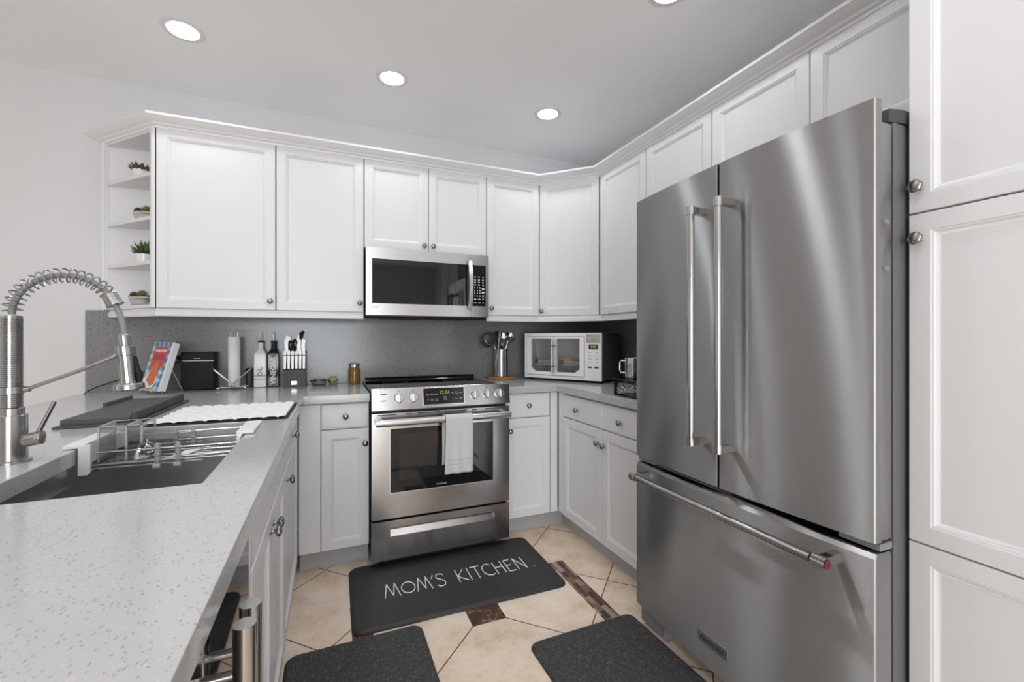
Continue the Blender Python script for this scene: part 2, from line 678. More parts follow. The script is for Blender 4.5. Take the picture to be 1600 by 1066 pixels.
def frame(origin, xdir, ydir):
    """matrix whose local x, y axes run along xdir, ydir"""
    x = Vector(xdir).normalized()
    y = Vector(ydir).normalized()
    z = x.cross(y).normalized()
    m = Matrix((x, y, z)).transposed().to_4x4()
    m.translation = Vector(origin)
    return m


def arc(c, r, a0, a1, n, plane='xz'):
    out = []
    for i in range(n + 1):
        a = math.radians(a0 + (a1 - a0) * i / n)
        p, q = r * math.cos(a), r * math.sin(a)
        out.append({'xz': (c[0] + p, c[1], c[2] + q), 'yz': (c[0], c[1] + p, c[2] + q), 'xy': (c[0] + p, c[1] + q, c[2])}[plane])
    return out


def round_rect(x0, x1, y0, y1, r, n=6):
    pts = []
    for cx, cy, a in ((x1 - r, y0 + r, -90), (x1 - r, y1 - r, 0), (x0 + r, y1 - r, 90), (x0 + r, y0 + r, 180)):
        for i in range(n + 1):
            t = math.radians(a + 90 * i / n)
            pts.append((cx + r * math.cos(t), cy + r * math.sin(t)))
    return pts

# ------------------------------------------------------------------ room shell
b = MB(); b.box(WX0, WX1, WY0, WY1, -0.06, 0.0); structure(b.build('floor', 'floor'))
b = MB(); b.box(WX0 - 0.1, WX1 + 0.1, WY0 - 0.1, WY1 + 0.1, CEIL, CEIL + 0.08); structure(b.build('ceiling', 'ceiling'))
b = MB(); b.box(WX0, WX1 + 0.1, WY1, WY1 + 0.1, 0, CEIL); structure(b.build('wall_back', 'wall'))
b = MB(); b.box(WX1, WX1 + 0.1, WY0, WY1, 0, CEIL); structure(b.build('wall_right', 'wall'))
# rear wall and side wall, their glass door and window added for daylight fill
b = MB()
b.box(WX0, -1.6, WY0 - 0.1, WY0, 0, CEIL); b.box(0.70, WX1 + 0.1, WY0 - 0.1, WY0, 0, CEIL); b.box(-1.6, 0.70, WY0 - 0.1, WY0, 2.2, CEIL)
structure(b.build('wall_rear', 'wall'))
b = MB()
b.box(WX0 - 0.1, WX0, WY0, -0.4, 0, CEIL); b.box(WX0 - 0.1, WX0, 1.6, WY1, 0, CEIL)
b.box(WX0 - 0.1, WX0, -0.4, 1.6, 0, 0.75); b.box(WX0 - 0.1, WX0, -0.4, 1.6, 2.15, CEIL)
structure(b.build('wall_left', 'wall'))
b = MB()
for x0, x1 in ((-1.6, -1.54), (-0.48, -0.42), (0.64, 0.70)):
    b.box(x0, x1, WY0 - 0.07, WY0 - 0.02, 0, 2.2)
b.box(-1.54, 0.64, WY0 - 0.07, WY0 - 0.02, 2.13, 2.2); b.box(-1.54, 0.64, WY0 - 0.07, WY0 - 0.02, 0, 0.08)
dr = structure(b.build('added_door_1', 'trim'))  # unseen glass door, added for the rear fill
b = MB()
b.box(-1.54, -0.48, WY0 - 0.05, WY0 - 0.044, 0.08, 2.13); b.box(-0.42, 0.64, WY0 - 0.05, WY0 - 0.044, 0.08, 2.13)
b.build('pane', 'pane', dr)
b = MB()
for y0, y1 in ((-0.4, -0.34), (0.57, 0.63), (1.54, 1.6)):
    b.box(WX0 - 0.07, WX0 - 0.02, y0, y1, 0.75, 2.15)
b.box(WX0 - 0.07, WX0 - 0.02, -0.34, 1.54, 0.75, 0.81); b.box(WX0 - 0.07, WX0 - 0.02, -0.34, 1.54, 2.09, 2.15)
wn = structure(b.build('added_window_1', 'trim'))  # unseen window, added for the side fill
b = MB(); b.box(WX0 - 0.05, WX0 - 0.044, -0.34, 1.54, 0.81, 2.09); b.build('pane', 'pane', wn)

# ------------------------------------------------------------------ recessed ceiling lamps
def downlight(x, y, label):
    t = thing('recessed_downlight', label, 'ceiling light', (x, y, CEIL), 0, 'recessed ceiling lights')
    b = MB(); b.lathe([(0.062, -0.004), (0.078, -0.004), (0.0865, -0.0015), (0.0865, -0.0002), (0.062, -0.0002)], 48)
    b.build('trim_ring', 'trim', t, world=False)
    b = MB(); b.lathe([(0.0, -0.0075), (0.045, -0.007), (0.0615, -0.0042), (0.0615, -0.001), (0, -0.001)], 48)
    b.build('lens', 'lens', t, world=False)
    l = bpy.data.lights.new('lamp', 'AREA')
    l.shape = 'DISK'
    l.size = 0.115
    l.spread = math.radians(145)
    l.energy = LAMP
    l.color = (0.93, 0.967, 1.0)
    o = bpy.data.objects.new('lamp', l)
    o.parent = t
    o.location = (0, 0, -0.0085)
    COL.objects.link(o)
    return t


lamp0 = downlight(-0.62, 2.425, 'round recessed ceiling lamp above the open corner shelf')
for x, y, lb in ((0.314, 2.432, 'round recessed ceiling lamp above the range and microwave'),
                 (1.268, 2.44, 'round recessed ceiling lamp beside the angled corner cabinet'),
                 (1.275, 1.385, 'round recessed ceiling lamp above the fridge, cut off by the top photo edge'),
                 (-0.62, 1.41, 'round recessed ceiling lamp above the sink'),
                 (0.314, 1.41, 'round recessed ceiling lamp above the kitchen mat'),
                 (-0.62, 0.39, 'added round ceiling fill lamp above the near counter end'),  # this near row is added to light floor and lower cabinets
                 (0.314, 0.39, 'added round ceiling fill lamp in the middle of the kitchen, between pantry and peninsula'),
                 (1.05, 0.39, 'added round ceiling fill lamp beside the pantry'),
                 (-0.62, -0.9, 'added round ceiling fill lamp of the unseen room behind, peninsula side'),  # unseen pair behind the camera, added for light and reflections
                 (0.95, -0.9, 'added round ceiling fill lamp of the unseen room behind, pantry side'),
                 (-1.8, 1.41, 'added round ceiling fill lamp of the unseen adjoining room, level with the sink'),  # unseen lamps from here on, added to brighten the lower cabinets by the fridge
                 (-1.8, 0.39, 'added round ceiling fill lamp of the unseen adjoining room, level with the pantry'),
                 (-2.9, 1.41, 'added round ceiling fill lamp of the unseen adjoining room, near the added window'),
                 (-2.9, 0.39, 'added round ceiling fill lamp of the unseen adjoining room, before the added window')):
    copy_tree(lamp0, (x, y, CEIL), label=lb)

# ------------------------------------------------------------------ cabinet parts (local: x along the front, y into the unit, z up; front plane y = 0)
def ring_panel(b, x0, z0, x1, z1, prof):
    vs, fs = [], []
    for ins, y in prof:
        vs += [(x0 + ins, y, z0 + ins), (x1 - ins, y, z0 + ins), (x1 - ins, y, z1 - ins), (x0 + ins, y, z1 - ins)]
    for k in range(len(prof) - 1):
        for i in range(4):
            j = (i + 1) % 4
            fs.append([4 * k + i, 4 * k + j, 4 * k + 4 + j, 4 * k + 4 + i])
    k = 4 * (len(prof) - 1)
    fs.append([k, k + 1, k + 2, k + 3])
    fs.append([3, 2, 1, 0])
    b.add(vs, fs)


def door(parent, x0, z0, x1, z1, knob=None, s=0.047, t=0.019, name='door'):
    b = MB()
    ring_panel(b, x0, z0, x1, z1, [(0, t), (0, 0.003), (0.0008, 0.001), (0.003, 0), (s, 0), (s + 0.0015, 0.0022), (s + 0.0055, 0.0026), (s + 0.007, 0.0045),
                                   (s + 0.0145, 0.0098), (s + 0.0165, 0.0102)])
    d = b.build(name, 'cabinet', parent, world=False, angle=25)
    if knob:
        put_knob(d, knob[0], knob[1])
    return d


def drawer(parent, x0, z0, x1, z1, knob=True, t=0.019):
    b = MB()
    ring_panel(b, x0, z0, x1, z1, [(0, t), (0, 0.006), (0.002, 0.0032), (0.006, 0.0022), (0.010, 0.0005), (0.013, 0)])
    d = b.build('drawer', 'cabinet', parent, world=False, angle=25)
    if knob:
        put_knob(d, (x0 + x1) / 2, (z0 + z1) / 2)
    return d


KNOB = None


def put_knob(parent, x, z):
    """a swirled pewter knob on a short stem; one mesh shared by all"""
    global KNOB
    if KNOB is None:
        b = MB()
        b.lathe([(0.0085, 0.0), (0.0085, 0.0015), (0.0055, 0.004), (0.0048, 0.010), (0.0065, 0.0125)], 20)
        sw = lambda t, z: 1.0 + 0.055 * math.cos(6 * t + 230 * z)
        b.lathe([(0.0, 0.0115), (0.0075, 0.0125), (0.0125, 0.0152), (0.0150, 0.0190), (0.0146, 0.0225), (0.0115, 0.0260), (0.006, 0.0282), (0.0, 0.0288)], 36, mod=sw)
        KNOB = b.build('knob', 'knob', None, angle=60)
        KNOB.data.transform(Matrix.Rotation(PI / 2, 4, 'X'))
        k = KNOB
    else:
        k = KNOB.copy()
        COL.objects.link(k)
    k.parent = parent
    k.location = (x, 0.0, z)
    return k


def carcass(parent, x0, x1, z0, z1, depth, toe=True, front=0.0215):
    b = MB()
    b.box(x0, x1, front, depth, z0, z1)
    b.build('body', 'cabinet', parent, world=False)
    if toe:
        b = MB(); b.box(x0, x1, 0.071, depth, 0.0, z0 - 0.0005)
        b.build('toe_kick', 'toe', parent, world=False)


# ------------------------------------------------------------------ base cabinets
BZ0, BZ1 = 0.112, 0.870
BACK_F, RIGHT_F, PEN_F = 2.43, 1.335, -0.145

t = thing('base_cabinet', 'white base cabinet with one drawer between peninsula and range', 'cabinet', (-0.143, BACK_F, 0))
carcass(t, 0.0, 0.338, BZ0, BZ1, 0.60)
b = MB(); b.box(0.0, 0.099, 0.002, 0.0215, BZ0, 0.866, 0.001); b.build('filler_panel', 'cabinet', t, world=False)
drawer(t, 0.104, 0.735, 0.336, 0.864)
door(t, 0.104, BZ0, 0.336, 0.730, (0.316, 0.652), s=0.044)

t = thing('base_cabinet', 'white base cabinet with one drawer and one door beside the range, under the utensils', 'cabinet', (0.972, BACK_F, 0))
carcass(t, 0.0, 0.360, BZ0, BZ1, 0.60, toe=False)
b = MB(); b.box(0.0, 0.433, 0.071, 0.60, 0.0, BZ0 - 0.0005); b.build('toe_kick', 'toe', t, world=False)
drawer(t, 0.005, 0.722, 0.304, 0.866)
door(t, 0.005, BZ0, 0.304, 0.716, (0.032, 0.645), s=0.047)
b = MB(); b.box(0.309, 0.360, 0.002, 0.0215, BZ0, 0.866, 0.001); b.build('filler_panel', 'cabinet', t, world=False)

t = thing('base_cabinet', 'white base cabinet with two drawers and two doors beside the fridge', 'cabinet', (RIGHT_F, 2.428, 0), -PI / 2)
carcass(t, 0.0, 0.930, BZ0, BZ1, 0.60, toe=False)
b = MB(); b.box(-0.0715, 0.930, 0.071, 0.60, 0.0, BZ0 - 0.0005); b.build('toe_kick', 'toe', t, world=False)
b = MB(); b.box(0.0, 0.057, 0.002, 0.0215, BZ0, 0.866, 0.001); b.build('filler_panel', 'cabinet', t, world=False)
drawer(t, 0.061, 0.722, 0.474, 0.858, False); drawer(t, 0.477, 0.722, 0.928, 0.858, False)
ds = [o for o in t.children if o.name.startswith('drawer')]
put_knob(ds[0], 0.233, 0.785); put_knob(ds[1], 0.645, 0.785)
door(t, 0.061, BZ0, 0.474, 0.717, (0.446, 0.640)); door(t, 0.477, BZ0, 0.928, 0.717, (0.503, 0.637))

t = thing('base_cabinet', 'white drawer base cabinet of the peninsula, next to the inner corner', 'cabinet', (PEN_F, 1.704, 0), PI / 2)
b = MB(); b.box(0.0, 0.085, 0.0215, 0.575, BZ0, 0.60); b.box(0.0, 0.085, 0.0215, 0.04, 0.60, BZ1); b.box(0.085, 1.31, 0.0215, 0.575, BZ0, BZ1); b.build('body', 'cabinet', t, world=False)
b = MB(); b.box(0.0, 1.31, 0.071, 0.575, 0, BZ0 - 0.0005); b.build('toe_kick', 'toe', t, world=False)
b = MB(); b.box(0.664, 0.700, 0.002, 0.0215, BZ0, 0.866, 0.001); b.build('filler_panel', 'cabinet', t, world=False)
drawer(t, 0.003, 0.735, 0.660, 0.864)
door(t, 0.003, BZ0, 0.660, 0.730, (0.075, 0.690))

t = thing('base_cabinet', 'white sink base cabinet of the peninsula with paired knobs', 'cabinet', (PEN_F, 1.014, 0), PI / 2)
b = MB()
b.box(0, 0.686, 0.0215, 0.575, BZ0, 0.60); b.box(0, 0.686, 0.0215, 0.04, 0.6, BZ1)
b.build('body', 'cabinet', t, world=False)
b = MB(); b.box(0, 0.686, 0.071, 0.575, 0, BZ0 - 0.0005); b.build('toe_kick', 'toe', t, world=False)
drawer(t, 0.003, 0.735, 0.683, 0.864, False)
door(t, 0.003, BZ0, 0.325, 0.730, (0.298, 0.692)); door(t, 0.328, BZ0, 0.683, 0.730, (0.356, 0.692))

t = thing('base_cabinet', 'white end cabinet of the peninsula beyond the drinks cooler', 'cabinet', (PEN_F, 0.07, 0), PI / 2)
carcass(t, 0.0, 0.285, BZ0, BZ1, 0.575)
door(t, 0.003, BZ0, 0.282, 0.864)

# under-counter drinks cooler with two black glass doors and tall bar handles
t = thing('drinks_cooler', 'black glass under-counter drinks cooler with paired steel bar handles', 'cooler', (PEN_F, 0.362, 0), PI / 2)
b = MB(); b.box(0.0, 0.648, 0.03, 0.57, 0.10, BZ1 - 0.004); b.box(0.02, 0.628, 0.07, 0.55, 0, 0.10); b.build('body', 'dark', t, world=False)
for x0, x1, hx in ((0.003, 0.302, 0.281), (0.306, 0.645, 0.327)):
    b = MB(); b.box(x0, x1, 0.004, 0.029, 0.11, 0.862, 0.002)
    d = b.build('door', 'steel', t, world=False)
    b = MB(); b.box(x0 + 0.02, x1 - 0.02, 0.0015, 0.0045, 0.14, 0.84, 0.001); b.build('glass_panel', 'glass_black', d, world=False)
    b = MB(); b.cyl((hx, -0.045, 0.19), (hx, -0.045, 0.842), 0.0135, n=28)
    for z in (0.25, 0.78):
        b.cyl((hx, -0.04, z), (hx, 0.004, z), 0.006)
    b.build('handle', 'nickel', d, world=False)

# ------------------------------------------------------------------ upper cabinets
UZ0, UZ1 = 1.360, 2.268
UF = 2.70                       # front plane of the wall cabinets on the range wall
URF = 1.627                     # the same on the fridge wall


def upper(name, label, loc, rz, w, doors, z0=UZ0, depth=0.333, s=0.045):
    t = thing(name, label, 'cabinet', loc, rz)
    carcass(t, 0.0, w, z0, UZ1 + 0.03, depth, toe=False)
    for x0, x1, kn in doors:
        door(t, x0, z0, x1, UZ1, kn, s=s)
    return t


upper('wall_cabinet', 'wide white single-door wall cabinet beside the open corner shelf', (-0.804, UF, 0), 0, 0.531, [(0.002, 0.529, (0.506, 1.408))])
upper('wall_cabinet', 'white single-door wall cabinet above the knife block, next to the microwave', (-0.271, UF, 0), 0, 0.457, [(0.002, 0.455, (0.434, 1.412))])
upper('wall_cabinet', 'short white two-door wall cabinet above the microwave', (0.188, UF, 0), 0, 0.762, [(0.002, 0.3785, (0.352, 1.778)), (0.382, 0.760, (0.408, 1.778))], z0=1.744)
upper('wall_cabinet', 'narrow white wall cabinet above the utensil holder', (0.952, UF, 0), 0, 0.382, [(0.002, 0.380, (0.030, 1.405))])
# diagonal corner cabinet
t = thing('wall_cabinet', 'white angled corner wall cabinet above the toaster oven', 'cabinet', (1.3365, 2.6995, 0), math.atan2(2.402 - 2.6995, 1.6255 - 1.3365))
wdt = math.hypot(2.402 - 2.6995, 1.6255 - 1.3365)
b = MB(); b.prism([(1.3375, 2.722), (1.605, 2.447), (1.935, 2.406), (1.935, 3.034), (1.3375, 3.034)], UZ0, UZ1 + 0.03); b.build('body', 'cabinet', t)
door(t, 0.003, UZ0, wdt - 0.003, UZ1, (0.022, 1.392), s=0.045)

upper('wall_cabinet', 'white single-door wall cabinet between angled corner cabinet and fridge', (URF, 2.399, 0), -PI / 2, 0.446, [(0.002, 0.444, None)], depth=0.30)
upper('wall_cabinet', 'white wall cabinet whose lower half the fridge hides', (URF, 1.951, 0), -PI / 2, 0.452, [(0.002, 0.450, None)], depth=0.30)
upper('wall_cabinet', 'short white two-door cabinet above the fridge', (URF, 1.497, 0), -PI / 2, 0.875, [(0.002, 0.443, None), (0.447, 0.873, None)], z0=1.880, depth=0.30)

# open corner shelf unit
A, B_, C_ = (-0.806, 2.702), (-1.142, 3.048), (-0.806, 3.048)
t = thing('corner_shelf', 'open white angled shelf unit at the end of the wall cabinets', 'shelf', (-0.90, 2.95, 0))
b = MB()
b.box(-0.822, -0.806, 2.703, 3.048, UZ0, UZ1 + 0.03)                       # side against the cabinet
b.prism([(-0.806, 2.702), (-0.806, 2.735), (-0.838, 2.735)], UZ0, UZ1)      # front stile
b.box(-1.140, -0.822, 3.036, 3.048, UZ0, UZ1 + 0.03)                        # back panel
b.prism([(-1.142, 3.048), (-1.122, 3.0275), (-1.105, 3.036), (-1.105, 3.048)], UZ0, UZ1)
b.build('frame', 'cabinet', t)
def shelf_plan(in0=0.0):
    return [(-0.823, 2.722 + in0), (-0.823, 3.035), (-1.125 + in0, 3.035)]
for z0, z1, nm in ((1.360, 1.378, 'bottom_panel'), (1.584, 1.602, 'shelf'), (1.810, 1.828, 'shelf'), (2.034, 2.052, 'shelf'), (2.250, 2.268, 'top_panel')):
    b = MB(); b.prism(shelf_plan(0.004 if nm == 'shelf' else 0.0), z0, z1); b.build(nm, 'cabinet', t)

# ------------------------------------------------------------------ crown and light rail
crown = [(-0.012, 2.262), (0.004, 2.262), (0.006, 2.272), (0.016, 2.276), (0.021, 2.284), (0.032, 2.289), (0.043, 2.296), (0.050, 2.304), (0.056, 2.307), (0.058, 2.318), (-0.012, 2.318)]
path = [(-1.142, 3.048), (-0.805, 2.70), (1.335, 2.70), (1.627, 2.40), (1.627, 0.625)]
n0 = Vector((3.048 - 2.70, 0)).normalized()
dx, dy = path[1][0] - path[0][0], path[1][1] - path[0][1]
L = math.hypot(dx, dy)
nx = dy / L
b = MB(); b.sweep(path, crown, m0=(1.0 / nx, 0)); tr = structure(b.build('trim_1', 'trim', angle=30))
rail = [(-0.016, 1.318), (0.002, 1.318), (0.005, 1.322), (0.005, 1.345), (0.001, 1.350), (0.001, 1.3585), (-0.016, 1.3585)]
b = MB(); b.sweep([(-1.105, 3.036), (-0.805, 2.714), (0.184, 2.714)], rail, m0=(1.0 / nx, 0)); structure(b.build('trim_2', 'trim', angle=30))
b = MB(); b.sweep([(0.956, 2.714), (1.330, 2.714), (1.612, 2.424), (1.640, 2.396), (1.640, 1.502)], rail); structure(b.build('trim_3', 'trim', angle=30))

# ------------------------------------------------------------------ tall pantry
t = thing('pantry_cabinet', 'tall white pantry cabinet beside the fridge', 'cabinet', (1.315, 0.612, 0), -PI / 2)
carcass(t, 0.0, 0.90, BZ0, 2.40, 0.62)
for x0, x1, kx in ((0.001, 0.447, 0.022), (0.451, 0.898, None)):
    for z0, z1, kz in ((0.112, 0.708, None), (0.712, 1.507, 1.446), (1.511, 2.40, 1.571)):
        door(t, x0, z0, x1, z1, (kx, kz) if kx and kz else None, s=0.042)

# ------------------------------------------------------------------ worktops and splashback
CT0, CT1 = 0.8715, 0.914
b = MB(); b.slab([-1.205, -0.612, -0.238, -0.124, 0.1965], [0.05, 1.05, 1.765, 2.41, 3.036],
                 lambda i, j: (i < 3 and not (i == 1 and j == 1)) or (i == 3 and j == 3), CT0, CT1)
tag(b.build('countertop', 'quartz'), 'pale speckled quartz countertop of the peninsula with the sink', 'countertop')
b = MB(); b.slab([0.9675, 1.315, 1.937], [1.492, 2.41, 3.036], lambda i, j: i == 1 or j == 1, CT0, CT1)
tag(b.build('countertop', 'quartz'), 'pale speckled quartz countertop in the corner under the toaster oven', 'countertop')
b = MB(); b.box(-1.209, 1.937, 3.0375, 3.0495, 0.9145, 1.3572, 0.001); b.box(1.9375, 1.9495, 1.492, 3.0375, 0.9145, 1.345, 0.001)
tag(b.build('backsplash', 'quartz_shaded'), 'speckled quartz splashback behind the counters, darkened for shade', 'backsplash')

# ------------------------------------------------------------------ sink and tap
t = thing('sink', 'deep stainless steel undermount sink in the peninsula', 'sink', (-0.425, 1.41, 0.66))
b = MB()
x0, x1, y0, y1, zt, zb = -0.622, -0.228, 1.04, 1.776, 0.8705, 0.665
wth = 0.003
b.box(x0, x0 + wth, y0, y1, zb, zt); b.box(x1 - wth, x1, y0, y1, zb, zt)
b.box(x0, x1, y0, y0 + wth, zb, zt); b.box(x0, x1, y1 - wth, y1, zb, zt)
b.box(x0, x1, y0, y1, zb - wth, zb)
b.box(x0 - 0.0, x0 + 0.018, y0, y1, 0.826, 0.830); b.box(x1 - 0.018, x1, y0, y1, 0.826, 0.830)
b.build('basin', 'sink', t)
b = MB(); b.m = Matrix.Translation((-0.425, 1.62, zb)); b.lathe([(0.045, 0.0), (0.045, 0.003), (0.038, 0.004), (0.034, 0.001), (0, 0.001)], 28); b.build('drain', 'chrome', t)

t = thing('kitchen_faucet', 'brushed nickel spring pull-down tap behind the sink', 'faucet', (-0.69, 1.40, CT1))
FX, FY = -0.69, 1.40
b = MB(Matrix.Translation((FX, FY, 0)))
b.lathe([(0, CT1 + 0.0005), (0.033, CT1 + 0.0005), (0.033, CT1 + 0.004), (0.0268, CT1 + 0.006), (0.0262, 1.024), (0.0250, 1.0255), (0.0, 1.0255)], 36)
b.build('base', 'nickel', t)
b = MB(Matrix.Translation((FX, FY, 0)))
prof = [(0.0, 1.0255), (0.0212, 1.0255), (0.0212, 1.041), (0.0185, 1.043)]
z = 1.043
while z < 1.254:
    prof += [(0.0176, z), (0.0192, z + 0.0012), (0.0192, z + 0.0026), (0.0176, z + 0.0038)]
    z += 0.0044
prof += [(0.0178, 1.258), (0.012, 1.259), (0, 1.259)]
b.lathe(prof, 28)
b.build('ribbed_column', 'nickel', t, angle=50)
b = MB(Matrix.Translation((FX, FY, 0)))
b.lathe([(0.0185, 1.076), (0.0222, 1.076), (0.0222, 1.091), (0.0185, 1.091)], 28)
b.m = None
b.cyl((FX + 0.020, FY, 1.0835), (FX + 0.032, FY, 1.085), 0.0065)
b.tube([(FX + 0.028, FY, 1.085), (FX + 0.12, FY, 1.125), (FX + 0.190, FY, 1.160)], 0.0046, 12)
b.tube([(FX + 0.186, FY, 1.158), (FX + 0.198, FY, 1.165)], 0.0060, 12)
b.build('support_arm', 'nickel', t)
# hose arc, then down into the spray head
HC, HR = (FX + 0.097, FY, 1.262), 0.097
hose = arc(HC, HR, 180, 18, 40)
end = Vector(hose[-1])
hose2 = [tuple(end), (FX + 0.200, FY, 1.268), (FX + 0.207, FY, 1.24), (FX + 0.2105, FY, 1.205)]
b = MB(); b.tube(hose + hose2[1:], 0.0068, 14); b.build('hose', 'mid', t)
coil = []
turns, K = 17, 16
NA = turns * K
for i in range(NA + 1):
    s_ = i / NA
    a = math.radians(176 + (32 - 176) * s_)
    rad = Vector((math.cos(a), 0, math.sin(a)))
    side = Vector((0, 1, 0))
    ph = 2 * PI * i / K
    coil.append(Vector(HC) + rad * (HR + 0.0165 * math.cos(ph)) + side * 0.0165 * math.sin(ph))
b = MB(); b.tube(coil, 0.0019, 7); b.build('spring', 'nickel', t)
a = math.radians(27)
pc = Vector(HC) + Vector((math.cos(a), 0, math.sin(a))) * HR
tn = Vector((math.sin(a), 0, -math.cos(a)))
b = MB(); b.cyl(pc - tn * 0.012, pc + tn * 0.018, 0.0165, 0.0178, 24); b.cyl(pc + tn * 0.0165, pc + tn * 0.019, 0.0192, 0.0192, 24); b.build('spring_collar', 'nickel', t)
ax0, ax1 = Vector((FX + 0.2085, FY, 1.215)), Vector((FX + 0.2200, FY, 1.074))
axd = (ax1 - ax0).normalized()
mm = frame(ax0, axd.orthogonal(), axd.cross(axd.orthogonal()))
b = MB(mm)
LN = (ax1 - ax0).length
b.lathe([(0.0, 0.0), (0.0105, 0.0), (0.0125, 0.004), (0.0125, 0.028), (0.0195, 0.030), (0.0195, 0.052), (0.0165, 0.053), (0.0172, LN - 0.028), (0.0185, LN - 0.018),
         (0.029, LN - 0.016), (0.031, LN - 0.012), (0.031, LN - 0.002), (0.027, LN), (0.0, LN - 0.001)], 32)
sh = b.build('spray_head', 'nickel', t)
b = MB(); p = ax0 + axd * 0.085 + Vector((0.0195, 0, 0)); q = p + axd * 0.045
b.tube([p - axd * 0.03 + Vector((-0.001, 0, 0)), p, p + axd * 0.02 + Vector((0.004, 0, 0)), q], [0.0028, 0.006, 0.0075, 0.0035], 12); b.build('spray_button', 'black', sh)
b = MB(); b.cyl((FX + 0.022, FY, 0.962), (FX + 0.052, FY, 0.968), 0.0155, 0.0165, 24)
b.m = Matrix.Translation((FX + 0.054, FY, 0.9685)); b.lathe([(0.0165, -0.004), (0.0158, 0.004), (0.0, 0.006)], 20, m=Matrix.Translation((FX + 0.050, FY, 0.968)) @ Matrix.Rotation(PI / 2, 4, 'Y'))
b.m = None
b.tube([(FX + 0.046, FY, 0.978), (FX + 0.058, FY, 1.008), (FX + 0.076, FY, 1.052)], [0.0052, 0.0047, 0.0045], 12)
b.build('lever', 'nickel', t)

# ------------------------------------------------------------------ expanding rack laid across the sink
t = thing('sink_rack', 'expandable steel rod drying rack laid across the sink', 'rack', (-0.43, 1.6, CT1))
RY0, RY1 = 1.487, 1.722
b = MB()
b.prism([(-0.607, 0.845), (-0.587, 0.845), (-0.582, 0.853), (-0.582, 0.9235), (-0.607, 0.9235)], RY0, RY0 + 0.010, 'y')
b.box(-0.640, -0.5985, RY0 + 0.004, 1.664, 0.9155, 0.9245, 0.002)
b.box(-0.607, -0.598, RY0 + 0.01, RY1, 0.868, 0.9155)
b.prism([(-0.607, 0.868), (-0.587, 0.868), (-0.582, 0.875), (-0.582, 0.9135), (-0.607, 0.9135)], RY1 - 0.010, RY1, 'y')
b.build('end_bracket', 'white', t)
b = MB()
b.box(-0.260, -0.214, 1.530, 1.712, 0.9155, 0.9245, 0.002)
b.box(-0.252, -0.243, RY0, RY1, 0.855, 0.9155)
b.build('end_bracket', 'white', t)
def rod(bb, x0, x1, y, z, r=0.0024):
    bb.cyl((x0, y, z), (x1, y, z), r, n=10)
b = MB()
for z in (0.868, 0.901):
    rod(b, -0.585, -0.385, RY0 + 0.006, z)
    rod(b, -0.585, -0.385, RY1 - 0.006, z)
for k in range(4):
    rod(b, -0.60, -0.34, RY0 + 0.03 + k * 0.055, 0.853)
for z in (0.873, 0.899):
    rod(b, -0.445, -0.246, RY0 + 0.012, z)
    rod(b, -0.46, -0.246, RY1 - 0.010, z + 0.006)
for k in range(4):
    rod(b, -0.40, -0.246, RY0 + 0.030 + k * 0.055, 0.860)
b.build('rods', 'nickel', t)
b = MB()
for x, y in ((-0.441, RY0 + 0.009), (-0.394, RY0 + 0.009), (-0.458, RY1 - 0.008), (-0.410, RY1 - 0.008)):
    b = MB()
    b.box(x - 0.0055, x + 0.0055, y - 0.006, y + 0.006, 0.858, 0.914, 0.003)
    for z in (0.868, 0.884, 0.901):
        b.box(x - 0.007, x + 0.007, y - 0.0072, y + 0.0072, z - 0.005, z + 0.005, 0.003)
    if y < 1.6:
        b.cyl((x - 0.008, RY0 + 0.004, 0.851), (x + 0.008, RY0 + 0.004, 0.851), 0.0075, n=14)
    b.build('rod_clip', 'clip', t)
b = MB(); b.prism([(-0.434, RY0 + 0.016), (-0.400, RY0 + 0.016), (-0.365, RY1 - 0.12), (-0.400, RY1 - 0.12)], 0.8635, 0.8665); b.build('slider_board', 'white', t)

t = thing('caddy', 'clear acrylic divided caddy standing in the sink rack', 'caddy', (-0.53, 1.58, 0.8555))
b = MB()
cx0, cx1, cy0, cy1, cz0, cz1, w = -0.5965, -0.497, 1.566, 1.668, 0.8560, 0.957, 0.0028
b.box(cx0, cx1, cy0, cy1, cz0, cz0 + w)
for y in (cy0, cy1 - w):
    b.box(cx0, cx1, y, y + w, cz0 + w, cz1)
for x in (cx0, (cx0 + cx1) / 2 + 0.012, cx1 - w):
    b.box(x, x + w, cy0 + w, cy1 - w, cz0 + w, cz1)
b.box(cx0 + w, cx1 - w, (cy0 + cy1) / 2 - 0.001, (cy0 + cy1) / 2 + 0.002, cz0 + w, cz1 - 0.004)
b.build('walls', 'thin', t)
b = MB()
e = 0.0013
for x in (cx0, (cx0 + cx1) / 2 + 0.012, cx1 - w):
    for y in (cy0 - e, cy1 - w + e):
        b.box(x - e, x + w + e, y, y + w, cz0 + w, cz1 + e)
    b.box(x - e, x + w + e, cy0, cy1, cz1, cz1 + e)
for y in (cy0, cy1 - w):
    b.box(cx0, cx1, y - e, y + w + e, cz1, cz1 + e)
b.build('polished_edges', 'acrylic_edge', t)

t = thing('strainer_bowl', 'small shiny steel bowl lying on its side in the sink rack', 'bowl', (-0.482, 1.53, 0.8555))
mm = Matrix.Translation((-0.482, 1.530, 0.8895)) @ Matrix.Rotation(math.radians(-62), 4, 'Y') @ Matrix.Rotation(math.radians(25), 4, 'X')
b = MB(mm); b.lathe([(0, -0.020), (0.014, -0.019), (0.024, -0.010), (0.029, 0.006), (0.033, 0.008), (0.033, 0.010), (0.027, 0.008), (0.022, -0.008), (0.012, -0.016), (0, -0.017)], 28)
b.build('bowl', 'chrome', t)
b = MB(mm); b.lathe([(0.0, -0.003), (0.021, -0.003), (0.0245, 0.0), (0.021, 0.002), (0.0, 0.002)], 24); b.build('rubber_disc', 'black', t)

